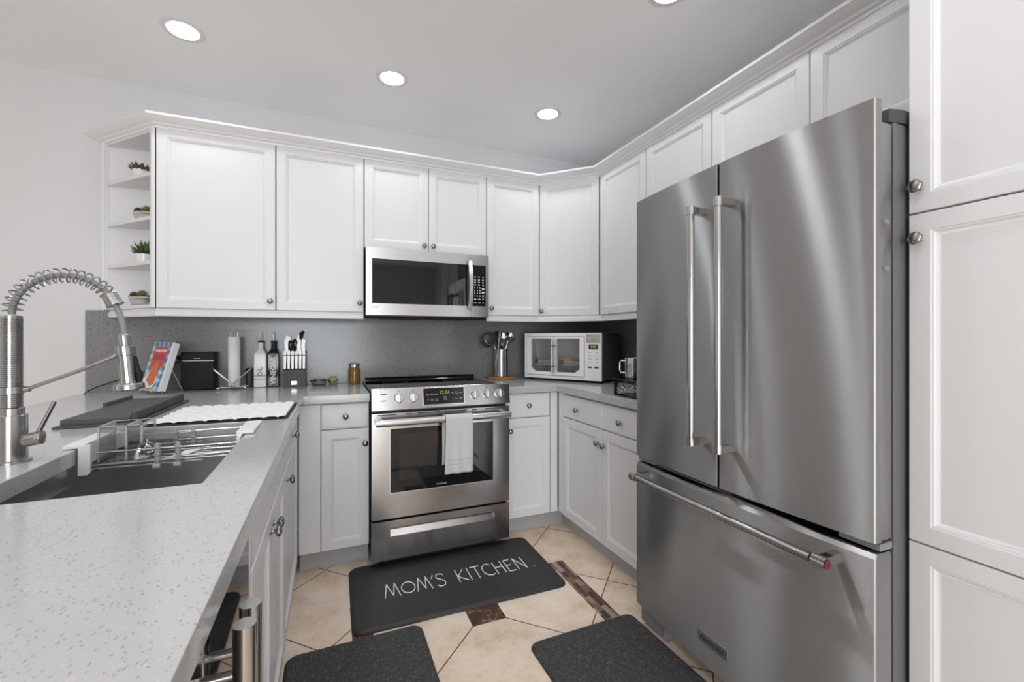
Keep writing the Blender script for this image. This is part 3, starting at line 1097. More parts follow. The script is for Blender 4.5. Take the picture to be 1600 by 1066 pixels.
# ------------------------------------------------------------------ things lying on the peninsula
t = thing('dish_drainer', 'dark grey silicone dish drainer with ribbed edges beside the white mat', 'dish drainer', (-0.70, 2.15, CT1))
b = MB()
b.box(-0.815, -0.596, 1.838, 2.43, CT1 + 0.0005, CT1 + 0.008, 0.003)
b.box(-0.800, -0.620, 1.850, 2.40, CT1 + 0.006, CT1 + 0.028, 0.004)
b.build('tray', 'rubber', t)
for k, (x0, x1) in enumerate(((-0.622, -0.606), (-0.806, -0.790))):
    b = MB()
    n = 22
    for i in range(n):
        y = 1.858 + i * (2.40 - 1.858) / n
        if k == 1 and y < 2.14:
            continue
        b.box(x0, x1, y, y + 0.0125, CT1 + 0.010, CT1 + 0.043, 0.003, 1)
    b.build('ribs', 'rubber', t)

def mat_weave():
    m = mat('mat_weave', (0.74, 0.74, 0.735), 0.9)
    return m
M['weave'] = mat_weave()
M['black_cloth'] = mat('black_binding', (0.02, 0.02, 0.02), 0.9)
t = thing('drying_mat', 'white quilted drying mat with black border on the peninsula', 'drying mat', (-0.345, 1.985, CT1))
mq = Matrix.Translation((-0.345, 1.975, 0)) @ Matrix.Rotation(math.radians(-1.2), 4, 'Z')
b = MB(mq); b.prism(round_rect(-0.208, 0.208, -0.203, 0.203, 0.012), CT1 + 0.0005, CT1 + 0.0045); b.build('border', 'black_cloth', t)
b = MB(mq)
NX, NY = 110, 110
vs, fs = [], []
for j in range(NY + 1):
    for i in range(NX + 1):
        x, y = -0.204 + 0.402 * i / NX, -0.194 + 0.392 * j / NY
        row = math.floor(y / 0.033)
        fx = ((x / 0.044 + 0.5 * (row % 2)) % 1.0)
        fy = (y / 0.033) % 1.0
        h = 0.0085 * max(0.0, math.sin(PI * fx)) ** 0.4 * max(0.0, math.sin(PI * min(1.0, fy * 1.15))) ** 0.4
        vs.append((x, y, CT1 + 0.0048 + h))
for j in range(NY):
    for i in range(NX):
        a_ = j * (NX + 1) + i
        fs.append([a_, a_ + 1, a_ + NX + 2, a_ + NX + 1])
b.add(vs, fs); b.build('quilted_pad', 'weave', t, angle=60)

# ------------------------------------------------------------------ electric range
t = thing('electric_range', 'stainless steel electric range with black glass cooktop', 'range', (0.582, 2.70, 0))
R0, R1, RF = 0.2000, 0.9635, 2.340
b = MB(); b.box(R0 + 0.004, R1 - 0.004, 2.392, 3.018, 0.035, 0.904); b.build('body', 'dark', t)
for x in (R0 + 0.06, R1 - 0.06):
    for y in (2.45, 2.96):
        b = MB(); b.cyl((x, y, 0.0005), (x, y, 0.036), 0.018, n=16); b.build('foot', 'black', t)
b = MB(); b.box(R0, R1, 2.385, 3.030, 0.9045, 0.9255, 0.003); b.build('cooktop', 'glass_black', t)
b = MB()
for x, y, r in ((0.385, 2.56, 0.105), (0.385, 2.84, 0.075), (0.775, 2.56, 0.115), (0.775, 2.84, 0.075)):
    b.m = Matrix.Translation((x, y, 0.9256)); b.lathe([(r, 0), (r + 0.0025, 0.0002), (r + 0.0025, 0)], 48)
b.build('burner_rings', 'mid', t)
b = MB(); b.prism([(2.972, 0.9255), (2.980, 0.944), (2.988, 0.949), (3.020, 0.949), (3.030, 0.944), (3.030, 0.9255)], R0 + 0.012, R1 - 0.012, 'x'); b.build('rear_lip', 'gloss_black', t)
b = MB(); b.prism([(2.331, 0.832), (2.348, 0.938), (2.353, 0.944), (2.372, 0.944), (2.396, 0.9265), (2.396, 0.832)], R0 - 0.0005, R1 + 0.0005, 'x'); cp = b.build('control_panel', 'steel', t)
PN = Vector((0, 0.106, -0.017)).normalized()          # panel normal is (0,-.106,.017)
def on_panel(x, z, out=0.0):
    s_ = (z - 0.832) / 0.106
    return Vector((x, 2.331 + 0.017 * s_ - 0.9874 * out, z + 0.158 * out))
pup = Vector((0, 0.017, 0.106)).normalized()
def panel_frame(x, z, out):
    return frame(on_panel(x, z, out), (1, 0, 0), pup)
for x in (0.335, 0.410, 0.752, 0.828, 0.902):
    b = MB(panel_frame(x, 0.890, 0))
    b.lathe([(0.0, 0.0), (0.0255, 0.0), (0.0255, 0.004), (0.0240, 0.0055), (0.0225, 0.022), (0.0205, 0.0245), (0.0, 0.025)], 36)
    b.box(-0.0042, 0.0042, -0.0215, 0.0215, 0.020, 0.035, 0.002)
    b.build('burner_knob', 'steel_light', t)
b = MB(panel_frame(0.577, 0.891, 0.0)); b.box(-0.1165, 0.1165, -0.0475, 0.0475, -0.001, 0.0016, 0.0006)
b.build('display_frame', 'chrome', cp)
b = MB(panel_frame(0.577, 0.891, 0.0)); b.box(-0.1125, 0.1125, -0.0435, 0.0435, 0.0012, 0.0024); dp = b.build('display', 'gloss_black', cp)
b = MB(); b.text('12:24', 0.026, panel_frame(0.580, 0.909, 0.003), 0.0002, 0.0004); b.build('clock_digits', 'led_green', dp)
b = MB()
for i, (dx, dz, tx, sz) in enumerate(((-0.090, 0.010, 'O', 0.016), (-0.066, 0.010, 'Bake', 0.009), (-0.042, 0.010, 'Broil', 0.009), (-0.088, -0.018, 'V', 0.014), (-0.064, -0.018, 'Keep\nWarm', 0.0075),
                                      (-0.040, -0.018, 'Self\nClean', 0.0075), (0.006, -0.012, 'Oven\nTimer\nControls', 0.0070), (0.048, 0.014, '+', 0.018), (0.070, 0.014, 'Set\nClock', 0.0085),
                                      (0.094, 0.014, 'Start', 0.0085), (0.048, -0.018, '-', 0.018), (0.070, -0.018, 'Timer', 0.007), (0.094, -0.018, 'Off', 0.010))):
    b.text(tx, sz, panel_frame(0.577 + dx, 0.891 + dz, 0.003), 0.0002)
b.build('control_legends', 'print', dp)
b = MB()
for z in (0.914, 0.880):
    b.box(0.243, 0.272, 2.3300, 2.346, z, z + 0.0016)
for x in (0.335, 0.410, 0.752, 0.828, 0.902):
    b.text('OFF', 0.0065, panel_frame(x, 0.9255, 0.0006), 0.0002)
b.build('panel_print', 'ink', cp)
# oven door
b = MB()
DZ0, DZ1 = 0.264, 0.814
wx0, wx1, wz0, wz1 = 0.288, 0.868, 0.392, 0.737
for x0, x1, z0, z1 in ((R0, wx0, DZ0, DZ1), (wx1, R1, DZ0, DZ1), (wx0, wx1, DZ0, wz0), (wx0, wx1, wz1, DZ1)):
    b.box(x0, x1, RF, 2.386, z0, z1)
dr = b.build('oven_door', 'steel', t)
b = MB()
fw = 0.005
for x0, x1, z0, z1 in ((wx0, wx0 + fw, wz0, wz1), (wx1 - fw, wx1, wz0, wz1), (wx0 + fw, wx1 - fw, wz0, wz0 + fw), (wx0 + fw, wx1 - fw, wz1 - fw, wz1)):
    b.box(x0, x1, RF - 0.0015, RF + 0.006, z0, z1)
b.build('window_frame', 'steel_light', dr)
b = MB(); b.box(wx0 + fw, wx1 - fw, RF + 0.002, RF + 0.03, wz0 + fw, wz1 - fw); wnd = b.build('oven_glass', 'glass_black', dr)
b = MB(); b.box(wx0 + 0.05, wx1 - 0.05, RF + 0.0012, RF + 0.0021, wz0 + 0.065, wz1 - 0.035); b.build('inner_window', 'oven_window', wnd)
b = MB(); b.text('FRIGIDAIRE', 0.0115, frame((0.566, RF + 0.0015, 0.413), (1, 0, 0), (0, 0, 1)), 0.0003); b.build('lettering', 'print', wnd)
b = MB()
for x0, x1, z in ((0.225, 0.325, 0.803), (0.372, 0.405, 0.803), (0.432, 0.555, 0.803), (0.585, 0.710, 0.803), (0.735, 0.768, 0.803), (0.815, 0.935, 0.803), (0.245, 0.330, 0.748), (0.470, 0.60, 0.748), (0.80, 0.905, 0.748)):
    b.box(x0, x1, RF - 0.0006, RF + 0.004, z, z + 0.005, 0.001)
b.build('vent_slots', 'black', dr)
b = MB()
hp = [(2.272 + 0.016 * math.cos(math.radians(a)) * (0.85 if math.cos(math.radians(a)) < 0 else 1), 0.7765 + 0.0185 * math.sin(math.radians(a))) for a in range(0, 360, 15)]
b.prism(hp, 0.214, 0.945, 'x')
for x in (0.232, 0.928):
    b.box(x - 0.016, x + 0.016, 2.275, RF + 0.002, 0.760, 0.793, 0.004)
b.build('handle', 'steel_light', dr, angle=50)
# storage drawer
b = MB()
SZ0, SZ1, sx0, sx1, sz0, sz1 = 0.050, 0.252, 0.292, 0.872, 0.170, 0.213
for x0, x1, z0, z1 in ((R0, sx0, SZ0, SZ1), (sx1, R1, SZ0, SZ1), (sx0, sx1, SZ0, sz0), (sx0, sx1, sz1, SZ1)):
    b.box(x0, x1, RF, 2.386, z0, z1)
sd = b.build('storage_drawer', 'steel', t)
b = MB(); b.prism([(RF + 0.001, sz0), (RF + 0.026, sz1), (2.385, sz1), (2.385, sz0)], sx0 + 0.0006, sx1 - 0.0006, 'x'); b.build('finger_pull', 'steel', sd)

# towel folded over the oven handle
b = MB()
NXT = 22
def towel_strip(path, xa, xb, ph):
    vs, fs = [], []
    for j, (y, z) in enumerate(path):
        for i in range(NXT + 1):
            u = i / NXT
            w = (0.80 - z) / 0.32
            x = xa + (xb - xa) * u + 0.010 * w * (u - 0.3) + 0.004 * math.sin(9 * z + ph) * w
            vs.append((x, y + 0.0045 * w * math.sin(5.2 * u * PI + ph + 6 * z), z))
    for j in range(len(path) - 1):
        for i in range(NXT):
            a_ = j * (NXT + 1) + i
            fs.append([a_, a_ + 1, a_ + NXT + 2, a_ + NXT + 1])
    return vs, fs
front = [(2.2515, 0.487 + 0.29 * k / 26) for k in range(27)]
over = [(2.2715 - 0.020 * math.cos(math.radians(a)), 0.777 + 0.0215 * math.sin(math.radians(a))) for a in range(8, 180, 12)]
back = [(2.2925, 0.777 - 0.25 * k / 22) for k in range(23)]
b.add(*towel_strip(front + over, 0.566, 0.713, 0.4))
b.add(*towel_strip(over[-6:] + back, 0.556, 0.703, 2.0))
tw = b.build('hand_towel', 'towel', None, angle=70)
sm = tw.modifiers.new('thickness', 'SOLIDIFY'); sm.thickness = 0.004; sm.offset = 0
tag(tw, 'pale grey hand towel hanging over the oven door handle', 'towel')
for z in (0.512, 0.530, 0.552):
    pass
b = MB()
for z in (0.515, 0.536, 0.558):
    vs, fs = towel_strip([(2.2490, z), (2.2490, z + 0.004)], 0.5675, 0.7115, 0.4)
    b.add(vs, fs)
st = b.build('woven_stripes', 'print', tw, angle=70)
sm = st.modifiers.new('thickness', 'SOLIDIFY'); sm.thickness = 0.0012; sm.offset = 0

# ------------------------------------------------------------------ over-the-range microwave
t = thing('microwave_oven', 'stainless over-the-range microwave under the short wall cabinet', 'microwave', (0.570, 2.85, 1.335))
m0, m1, mf, mz0, mz1 = 0.1935, 0.9480, 2.652, 1.343, 1.739
b = MB(); b.box(m0 + 0.003, m1 - 0.003, mf + 0.032, 3.03, mz0 - 0.006, mz1); b.build('body', 'dark', t)
b = MB()
b.prism([(mf + 0.035, mz0 - 0.018), (mf + 0.12, mz0 - 0.018), (mf + 0.15, mz0 - 0.006), (mf + 0.03, mz0 - 0.006)], m0 + 0.006, m1 - 0.012, 'x')
b.box(0.30, 0.55, mf + 0.16, mf + 0.30, mz0 - 0.014, mz0 - 0.006); b.box(0.62, 0.86, mf + 0.16, mf + 0.30, mz0 - 0.014, mz0 - 0.006)
b.build('underside_grille', 'black', t)
xs = 0.832
wx0, wx1, wz0, wz1 = 0.228, 0.806, 1.411, 1.673
b = MB()
for x0, x1, z0, z1 in ((m0, wx0, mz0, mz1), (wx1, xs - 0.0006, mz0, mz1), (wx0, wx1, mz0, wz0), (wx0, wx1, wz1, mz1)):
    b.box(x0, x1, mf, mf + 0.03, z0, z1)
dr = b.build('door', 'steel_light', t)
b = MB(); b.box(wx0, wx1, mf + 0.0012, mf + 0.02, wz0, wz1); b.build('door_glass', 'glass_black', dr)
b = MB()
arcp = [(0.819 + 0.0, mf - 0.012 - 0.026 * math.sin(PI * k / 20), 1.388 + (1.695 - 1.388) * k / 20) for k in range(21)]
vs, fs = [], []
for (x, y, z) in arcp:
    for (ox, oy) in ((-0.016, 0.004), (-0.012, -0.006), (0.012, -0.006), (0.016, 0.004), (0.010, 0.010), (-0.010, 0.010)):
        vs.append((x + ox + 0.0, y + oy, z))
for k in range(20):
    for i in range(6):
        fs.append([k * 6 + i, k * 6 + (i + 1) % 6, (k + 1) * 6 + (i + 1) % 6, (k + 1) * 6 + i])
fs += [list(range(6)), list(range(120, 126))]
b.add(vs, fs)
for z in (1.392, 1.690):
    b.box(0.809, 0.829, mf - 0.012, mf + 0.001, z - 0.010, z + 0.010, 0.003)
b.build('handle', 'steel_light', dr, angle=50)
b = MB()
px0, px1, pz0, pz1 = 0.8395, 0.928, 1.411, 1.673
for x0, x1, z0, z1 in ((xs + 0.0006, px0, mz0, mz1), (px1, m1, mz0, mz1), (px0, px1, mz0, pz0), (px0, px1, pz1, mz1)):
    b.box(x0, x1, mf, mf + 0.03, z0, z1)
cp = b.build('control_panel', 'steel_light', t)
b = MB(); b.box(px0, px1, mf + 0.0012, mf + 0.02, pz0, pz1); kp = b.build('keypad', 'gloss_black', cp)
b = MB()
def key(x, z, w, h):
    b.box(x - w / 2, x + w / 2, mf + 0.0004, mf + 0.0014, z - h / 2, z + h / 2)
rows = [1.597, 1.579, 1.563, 1.547]
for z in rows:
    for x, w in ((0.856, 0.013), (0.882, 0.013), (0.909, 0.011)):
        key(x, z, w, 0.0055 if z == rows[0] else 0.0075)
for z in (1.528, 1.511, 1.494, 1.477):
    for x in (0.855, 0.872, 0.889):
        key(x, z, 0.006, 0.008)
key(0.910, 1.522, 0.017, 0.014); key(0.910, 1.499, 0.017, 0.012); key(0.910, 1.477, 0.009, 0.012)
for z in (1.456, 1.433):
    for x, w in ((0.857, 0.015), (0.884, 0.016), (0.910, 0.011)):
        key(x, z, w, 0.007 if z > 1.44 else 0.0055)
b.build('keys', 'print', kp)
b = MB()
b.text('LG', 0.017, frame((0.248, mf - 0.0006, 1.389), (1, 0, 0), (0, 0, 1)), 0.0005, 0.0003)
b.m = frame((0.229, mf - 0.0004, 1.389), (1, 0, 0), (0, 0, 1)); b.lathe([(0.0055, 0), (0.0072, 0), (0.0072, 0.001), (0.0055, 0.001)], 20)
b.build('logo', 'mid', dr)

# ------------------------------------------------------------------ refrigerator
t = thing('refrigerator', 'large stainless french-door refrigerator with bottom freezer', 'refrigerator', (1.55, 1.052, 0))
Y0, Y1, YC, XE = 0.616, 1.488, 1.052, 1.190
BULGE = 0.020
def fx(y):
    return XE - BULGE * (1 - ((y - YC) / (0.5 * (Y1 - Y0))) ** 2)
def door_outline(ya, yb, back=1.252, ra=0.004, rb=0.004, n=26):
    """plan outline (x, y): bowed front with eased corners, flat back"""
    pts = [(back, ya), (fx(ya) + ra * 2.2, ya), (fx(ya) + ra * 0.7, ya + ra * 0.28), (fx(ya + ra) + 0.0006, ya + ra)]
    for i in range(1, n):
        y = ya + ra + (yb - rb - ya - ra) * i / n
        pts.append((fx(y), y))
    pts += [(fx(yb - rb) + 0.0006, yb - rb), (fx(yb) + rb * 0.7, yb - rb * 0.28), (fx(yb) + rb * 2.2, yb), (back, yb)]
    return pts
b = MB()
b.box(1.272, 1.925, Y0 + 0.004, Y1 - 0.004, 0.03, 1.735, 0.004)
b.build('case', 'steel_case', t)
b = MB(); b.box(1.2525, 1.2715, Y0 + 0.012, Y1 - 0.012, 0.10, 1.725); b.build('gasket', 'black', t)
b = MB()
b.prism([(1.262, Y0 + 0.010), (1.300, Y0 - 0.0), (1.395, Y0 - 0.0), (1.395, Y0 + 0.075), (1.262, Y0 + 0.065)], 1.7355, 1.768)
b.build('hinge_cover', 'dark', t)
b = MB(); b.prism([(1.262, Y1 - 0.065), (1.395, Y1 - 0.075), (1.395, Y1), (1.300, Y1), (1.262, Y1 - 0.010)], 1.7355, 1.768); b.build('hinge_cover', 'dark', t)
DZ0, DZ1 = 0.718, 1.776
def fridge_door(ya, yb, hy):
    b = MB()
    b.prism(door_outline(ya, yb, 1.214), DZ0, DZ1)
    b.prism([(1.2145, ya + 0.0005), (1.252, ya + 0.0005), (1.252, yb - 0.0005), (1.2145, yb - 0.0005)], DZ0 + 0.004, 1.722)
    d = b.build('door', 'steel_fridge', t, angle=28)
    hx = 1.110
    b = MB(); b.cyl((hx, hy, 0.872), (hx, hy, 1.618), 0.0118, n=28); h = b.build('handle', 'nickel', d)
    for z, sgn in ((0.860, -1), (1.632, 1)):
        b = MB()
        b.cyl((hx, hy, z - 0.012), (hx, hy, z + 0.012), 0.0138, n=28)
        b.cyl((hx, hy, z - sgn * 0.016), (hx, hy, z - sgn * 0.012), 0.0146, n=28)
        dxn = fx(hy) + 0.001
        b.prism([(hx, hy - 0.0095), (dxn, hy - 0.0115), (dxn, hy + 0.0115), (hx, hy + 0.0095)], z - 0.0105, z + 0.0105)
        b.build('handle_mount', 'nickel', h)
    return d
d_far = fridge_door(1.0545, Y1, 1.108)
d_near = fridge_door(Y0, 1.0495, 0.998)
for z in (1.485, 1.372):
    b = MB(); b.cyl((1.232, Y0 + 0.002, z), (1.232, Y0 - 0.0035, z), 0.009, 0.006, 18); b.build('plug_cap', 'mid', d_near)
FZ0, FZ1 = 0.100, 0.690
b = MB(); b.prism(door_outline(Y0, Y1, 1.252), FZ0, FZ1 - 0.010)
ol, ol2 = door_outline(Y0, Y1, 1.252), []
for (x, y) in ol:
    ol2.append((min(x + 0.010, 1.252), min(max(y, Y0 + 0.003), Y1 - 0.003)))
k = len(ol)
vs = [(x, y, FZ1 - 0.010) for x, y in ol] + [(x, y, FZ1) for x, y in ol2]
b.add(vs, [[i, (i + 1) % k, k + (i + 1) % k, k + i] for i in range(k)] + [list(range(k, 2 * k))])
fz = b.build('freezer_drawer', 'steel_fridge', t, angle=28)
hx, hz = 1.110, 0.657
b = MB(); b.cyl((hx, 0.715, hz), (hx, 1.385, hz), 0.0118, n=28); h = b.build('handle', 'nickel', fz)
for y, sgn in ((0.694, -1), (1.404, 1)):
    b = MB()
    b.m = frame((hx, y - 0.017 * 1, hz), (0, 0, 1), (1, 0, 0))
    kn = lambda tt, z: 1.0 + 0.05 * math.cos(14 * tt)
    b.lathe([(0, 0), (0.0142, 0.0), (0.0150, 0.002), (0.0150, 0.030), (0.0142, 0.032), (0, 0.032)], 56, mod=kn)
    b.m = None
    x1 = fx(y) + 0.001
    b.prism([(hx, hz - 0.010), (x1, hz - 0.0125), (x1, hz + 0.0125), (hx, hz + 0.010)], y - 0.010, y + 0.010, 'y')
    b.build('handle_mount', 'nickel', h)
b = MB(frame((hx, 0.6765, hz), (1, 0, 0), (0, 0, 1))); b.lathe([(0, 0.0), (0.0118, 0.0), (0.0118, 0.0015), (0.0088, 0.003), (0.006, 0.0022), (0, 0.0022)], 28); b.build('medallion', 'red', h)
yb0, yb1, zb0, zb1 = 1.012, 1.134, 0.176, 0.208
xm = fx(1.073)
b = MB(); b.box(xm - 0.0035, xm + 0.003, yb0, yb1, zb0, zb1, 0.001); bd = b.build('badge', 'steel_light', fz)
b = MB(); b.text('KitchenAid', 0.0215, frame((xm - 0.0036, (yb0 + yb1) / 2, (zb0 + zb1) / 2), (0, -1, 0), (0, 0, 1)), 0.0004, 0.0004); b.build('lettering', 'ink', bd)
for y0, y1 in ((Y0 + 0.002, Y0 + 0.095), (Y1 - 0.095, Y1 - 0.002)):
    b = MB(); b.box(fx(y0) + 0.022, 1.262, y0, y1, 0.6945, 0.7125, 0.002); b.build('hinge_plate', 'mid', t)
b = MB()
b.prism([(1.236, 0.001), (1.218, 0.018), (1.218, 0.070), (1.236, 0.092), (1.30, 0.092), (1.30, 0.001)], Y1 - 0.135, Y1 - 0.002, 'y')
b.build('foot_cover', 'mid', t)
b = MB()
b.prism([(1.236, 0.001), (1.218, 0.018), (1.218, 0.070), (1.236, 0.092), (1.30, 0.092), (1.30, 0.001)], Y0 + 0.002, Y0 + 0.135, 'y')
b.build('foot_cover', 'mid', t)
b = MB(); b.box(1.285, 1.31, Y0 + 0.14, Y1 - 0.14, 0.012, 0.09); b.build('kick_grille', 'black', t)

# ------------------------------------------------------------------ floor mats
def floor_mat(name, label, mt, x0, x1, y0, y1, rot, th=0.017, r=0.045):
    cx, cy = (x0 + x1) / 2, (y0 + y1) / 2
    mm = Matrix.Translation((cx, cy, 0.0008)) @ Matrix.Rotation(math.radians(rot), 4, 'Z')
    hx, hy = (x1 - x0) / 2, (y1 - y0) / 2
    b = MB(mm)
    rings = [(0.0, 0.0), (0.0, 0.003), (0.004, th * 0.6), (0.010, th * 0.92), (0.016, th)]
    vs, fs, k = [], [], 0
    for ins, z in rings:
        p = round_rect(-hx + ins, hx - ins, -hy + ins, hy - ins, r - ins * 0.6, 7)
        k = len(p)
        vs += [(x, y, z) for x, y in p]
    for q in range(len(rings) - 1):
        for i in range(k):
            fs.append([q * k + i, q * k + (i + 1) % k, (q + 1) * k + (i + 1) % k, (q + 1) * k + i])
    fs.append(list(range(k))[::-1]); fs.append(list(range((len(rings) - 1) * k, len(rings) * k)))
    b.add(vs, fs)
    o = b.build(name, mt, None, angle=50)
    return tag(o, label, 'mat'), mm


km, kmm = floor_mat('kitchen_mat', 'black cushioned kitchen mat with white lettering before the range', 'mat_black', 0.086, 1.076, 1.852, 2.398, -0.6)
floor_mat('floor_mat', 'charcoal woven floor mat in front of the peninsula cabinets', 'mat_grey', -0.150, 0.357, 0.95, 1.831, 0.3, 0.016, 0.04)
floor_mat('floor_mat', 'charcoal woven floor mat in front of the fridge', 'mat_grey', 0.722, 1.214, 0.66, 1.549, 0.6, 0.016, 0.035)

# hand-drawn capitals: each stroke a thin flat ribbon
GL = {
    'M': (0.088, [[(0.00, 0.0), (0.020, 0.115)], [(0.020, 0.115), (0.046, 0.012)], [(0.046, 0.012), (0.062, 0.115)], [(0.062, 0.115), (0.082, 0.0)]]),
    'O': (0.086, ['oval']),
    "'": (0.022, [[(0.004, 0.085), (0.016, 0.115)]]),
    'S': (0.060, [[(0.050, 0.098), (0.046, 0.110), (0.030, 0.115), (0.014, 0.109), (0.008, 0.092), (0.014, 0.074), (0.032, 0.060), (0.046, 0.046), (0.050, 0.028), (0.043, 0.009), (0.026, 0.002), (0.010, 0.006), (0.004, 0.018)]]),
    'K': (0.066, [[(0.006, 0.0), (0.006, 0.118)], [(0.050, 0.112), (0.008, 0.052)], [(0.008, 0.052), (0.058, 0.004)]]),
    'I': (0.026, [[(0.010, 0.0), (0.010, 0.115)]]),
    'T': (0.064, [[(0.032, 0.0), (0.032, 0.112)], [(0.004, 0.112), (0.060, 0.112)]]),
    'C': (0.072, [[(0.062, 0.100), (0.048, 0.112), (0.032, 0.113), (0.016, 0.100), (0.006, 0.076), (0.004, 0.050), (0.012, 0.024), (0.028, 0.006), (0.048, 0.002), (0.064, 0.010)]]),
    'H': (0.072, [[(0.010, 0.0), (0.010, 0.115)], [(0.058, 0.0), (0.058, 0.115)], [(0.010, 0.062), (0.058, 0.062)]]),
    'E': (0.060, [[(0.010, 0.0), (0.010, 0.112)], [(0.010, 0.112), (0.048, 0.112)], [(0.010, 0.060), (0.042, 0.060)], [(0.010, 0.001), (0.050, 0.001)]]),
    'N': (0.076, [[(0.010, 0.0), (0.010, 0.115)], [(0.010, 0.115), (0.062, 0.002)], [(0.062, 0.002), (0.062, 0.115)]]),
    '.': (0.02, [[(0.008, 0.002), (0.0095, 0.002)]]),
    ' ': (0.062, []),
}
b = MB(Matrix.Translation((0.234, 2.052, 0.0)) @ Matrix.Rotation(math.radians(-0.3), 4, 'Z'))
cx = 0.0
for ch in "MOM'S KITCHEN":
    w, strokes = GL[ch]
    for s_ in strokes:
        if s_ == 'oval':
            pts = [(0.042 + 0.036 * math.cos(2 * PI * i / 28), 0.054 + 0.047 * math.sin(2 * PI * i / 28)) for i in range(29)]
        else:
            pts = s_
        b.tube([(cx + x * 0.86, y, 0.0180) for x, y in pts], 0.0026, 6)
    cx += w * 0.86
b.cyl((cx + 0.026, 0.002, 0.0172), (cx + 0.026, 0.002, 0.0186), 0.0036, n=14)
b.build('lettering', 'white_ink', km)

# ------------------------------------------------------------------ along the splashback
# cook book on a wire easel
t = thing('cookbook', 'cookbook with red and blue gingham cover leaning on an easel', 'book', (-0.872, 2.845, CT1))
bq = Matrix.Translation((-0.872, 2.842, CT1 + 0.016)) @ Matrix.Rotation(math.radians(-45), 4, 'Z') @ Matrix.Rotation(math.radians(-16), 4, 'X')
BW, BH, BT = 0.172, 0.265, 0.030
M['book_cover'] = mat('book_cover', (0.8, 0.8, 0.8), 0.35)
tn_ = NT(M['book_cover'])
so = tn_.n('ShaderNodeTexCoord').outputs['Generated']
sx = tn_.n('ShaderNodeSeparateXYZ'); tn_.link(so, sx.inputs[0])
def stripes(sock, k):
    return tn_.math('GREATER_THAN', tn_.math('FRACT', tn_.math('MULTIPLY', sock, k)), 0.5)
s1, s2 = stripes(sx.outputs[0], 4.0), stripes(sx.outputs[1], 6.0)
tot = tn_.math('MULTIPLY', tn_.math('ADD', s1, s2), 0.5)
tn_.color(tn_.ramp(tot, [(0.25, (0.62, 0.70, 0.74)), (0.5, (0.24, 0.42, 0.55)), (0.9, (0.07, 0.17, 0.36))]))
M['book_red'] = mat('book_red', (0.62, 0.07, 0.045), 0.4)
M['book_orange'] = mat('book_orange', (0.68, 0.16, 0.05), 0.4)
M['book_purple'] = mat('book_purple', (0.18, 0.06, 0.24), 0.4)
b = MB(bq); b.box(-BW / 2, BW / 2, 0.003, BT - 0.003, 0.004, BH - 0.003); b.build('pages', 'white', t)
b = MB(bq); b.box(-BW / 2, BW / 2, 0.0, 0.0025, 0.0, BH, 0.0006)
cv = b.build('front_cover', 'white', t)
cq = bq @ frame((0, -0.0001, 0), (1, 0, 0), (0, 0, 1))      # x along, y up the cover, z out of it
b = MB(); b.box(-BW / 2 + 0.001, BW / 2 - 0.018, 0.002, BH - 0.002, 0.0, 0.0012)
b2 = b.build('cover_print', 'book_cover', None)
b2.parent = cv
b2.matrix_basis = ROOT[t.name].inverted() @ cq
cover_m = cq @ Matrix.Translation((0, 0, 0.0014))
b = MB(cover_m); b.prism([(-0.062, 0.128), (-0.062, 0.240), (0.050, 0.240), (0.050, 0.128)], 0, 0.0006); b.build('red_panel', 'book_red', cv)
b = MB(cover_m); b.lathe([(0.0, 0.0), (0.050, 0.0), (0.050, 0.0006), (0.0, 0.0006)], 30, m=cover_m @ Matrix.Translation((-0.022, 0.058, 0))); b.build('plate_print', 'white', cv)
b = MB(cover_m); b.prism([(-0.055, 0.055), (-0.045, 0.10), (-0.010, 0.165), (0.012, 0.150), (0.022, 0.11), (0.018, 0.04), (-0.01, 0.025)], 0.0007, 0.0014); b.build('dish_print', 'book_orange', cv)
b = MB(); b.text('American', 0.026, cover_m @ Matrix.Translation((-0.006, 0.219, 0.0009)), 0.0003, 0.0005, shear=0.2); b.build('title_print', 'white_ink', cv)
b = MB(); b.text('COOK', 0.034, cover_m @ Matrix.Translation((-0.006, 0.180, 0.0009)), 0.0003, 0.0012); b.build('title_print', 'book_purple', cv)
b = MB()
def on_book(x, y, z):
    return bq @ Vector((x, y, z))
for x in (-0.05, 0.05):
    b.tube([on_book(x, -0.018, 0.012), on_book(x, -0.018, -0.006), on_book(x, BT + 0.004, -0.006), on_book(x * 0.6, BT + 0.006, 0.19)], 0.0022, 8)
top = on_book(0, BT + 0.006, 0.175)
b.tube([on_book(-0.03, BT + 0.006, 0.19), on_book(0.03, BT + 0.006, 0.19)], 0.0022, 8)
b.tube([top, (-0.747, 2.915, CT1 + 0.003)], 0.0024, 8)
b.tube([on_book(-0.05, -0.018, 0.010), on_book(0.05, -0.018, 0.010)], 0.0022, 8)
es = b.build('wire_easel', 'gold')
tag(es, 'thin brass wire easel holding up the cookbook', 'easel')

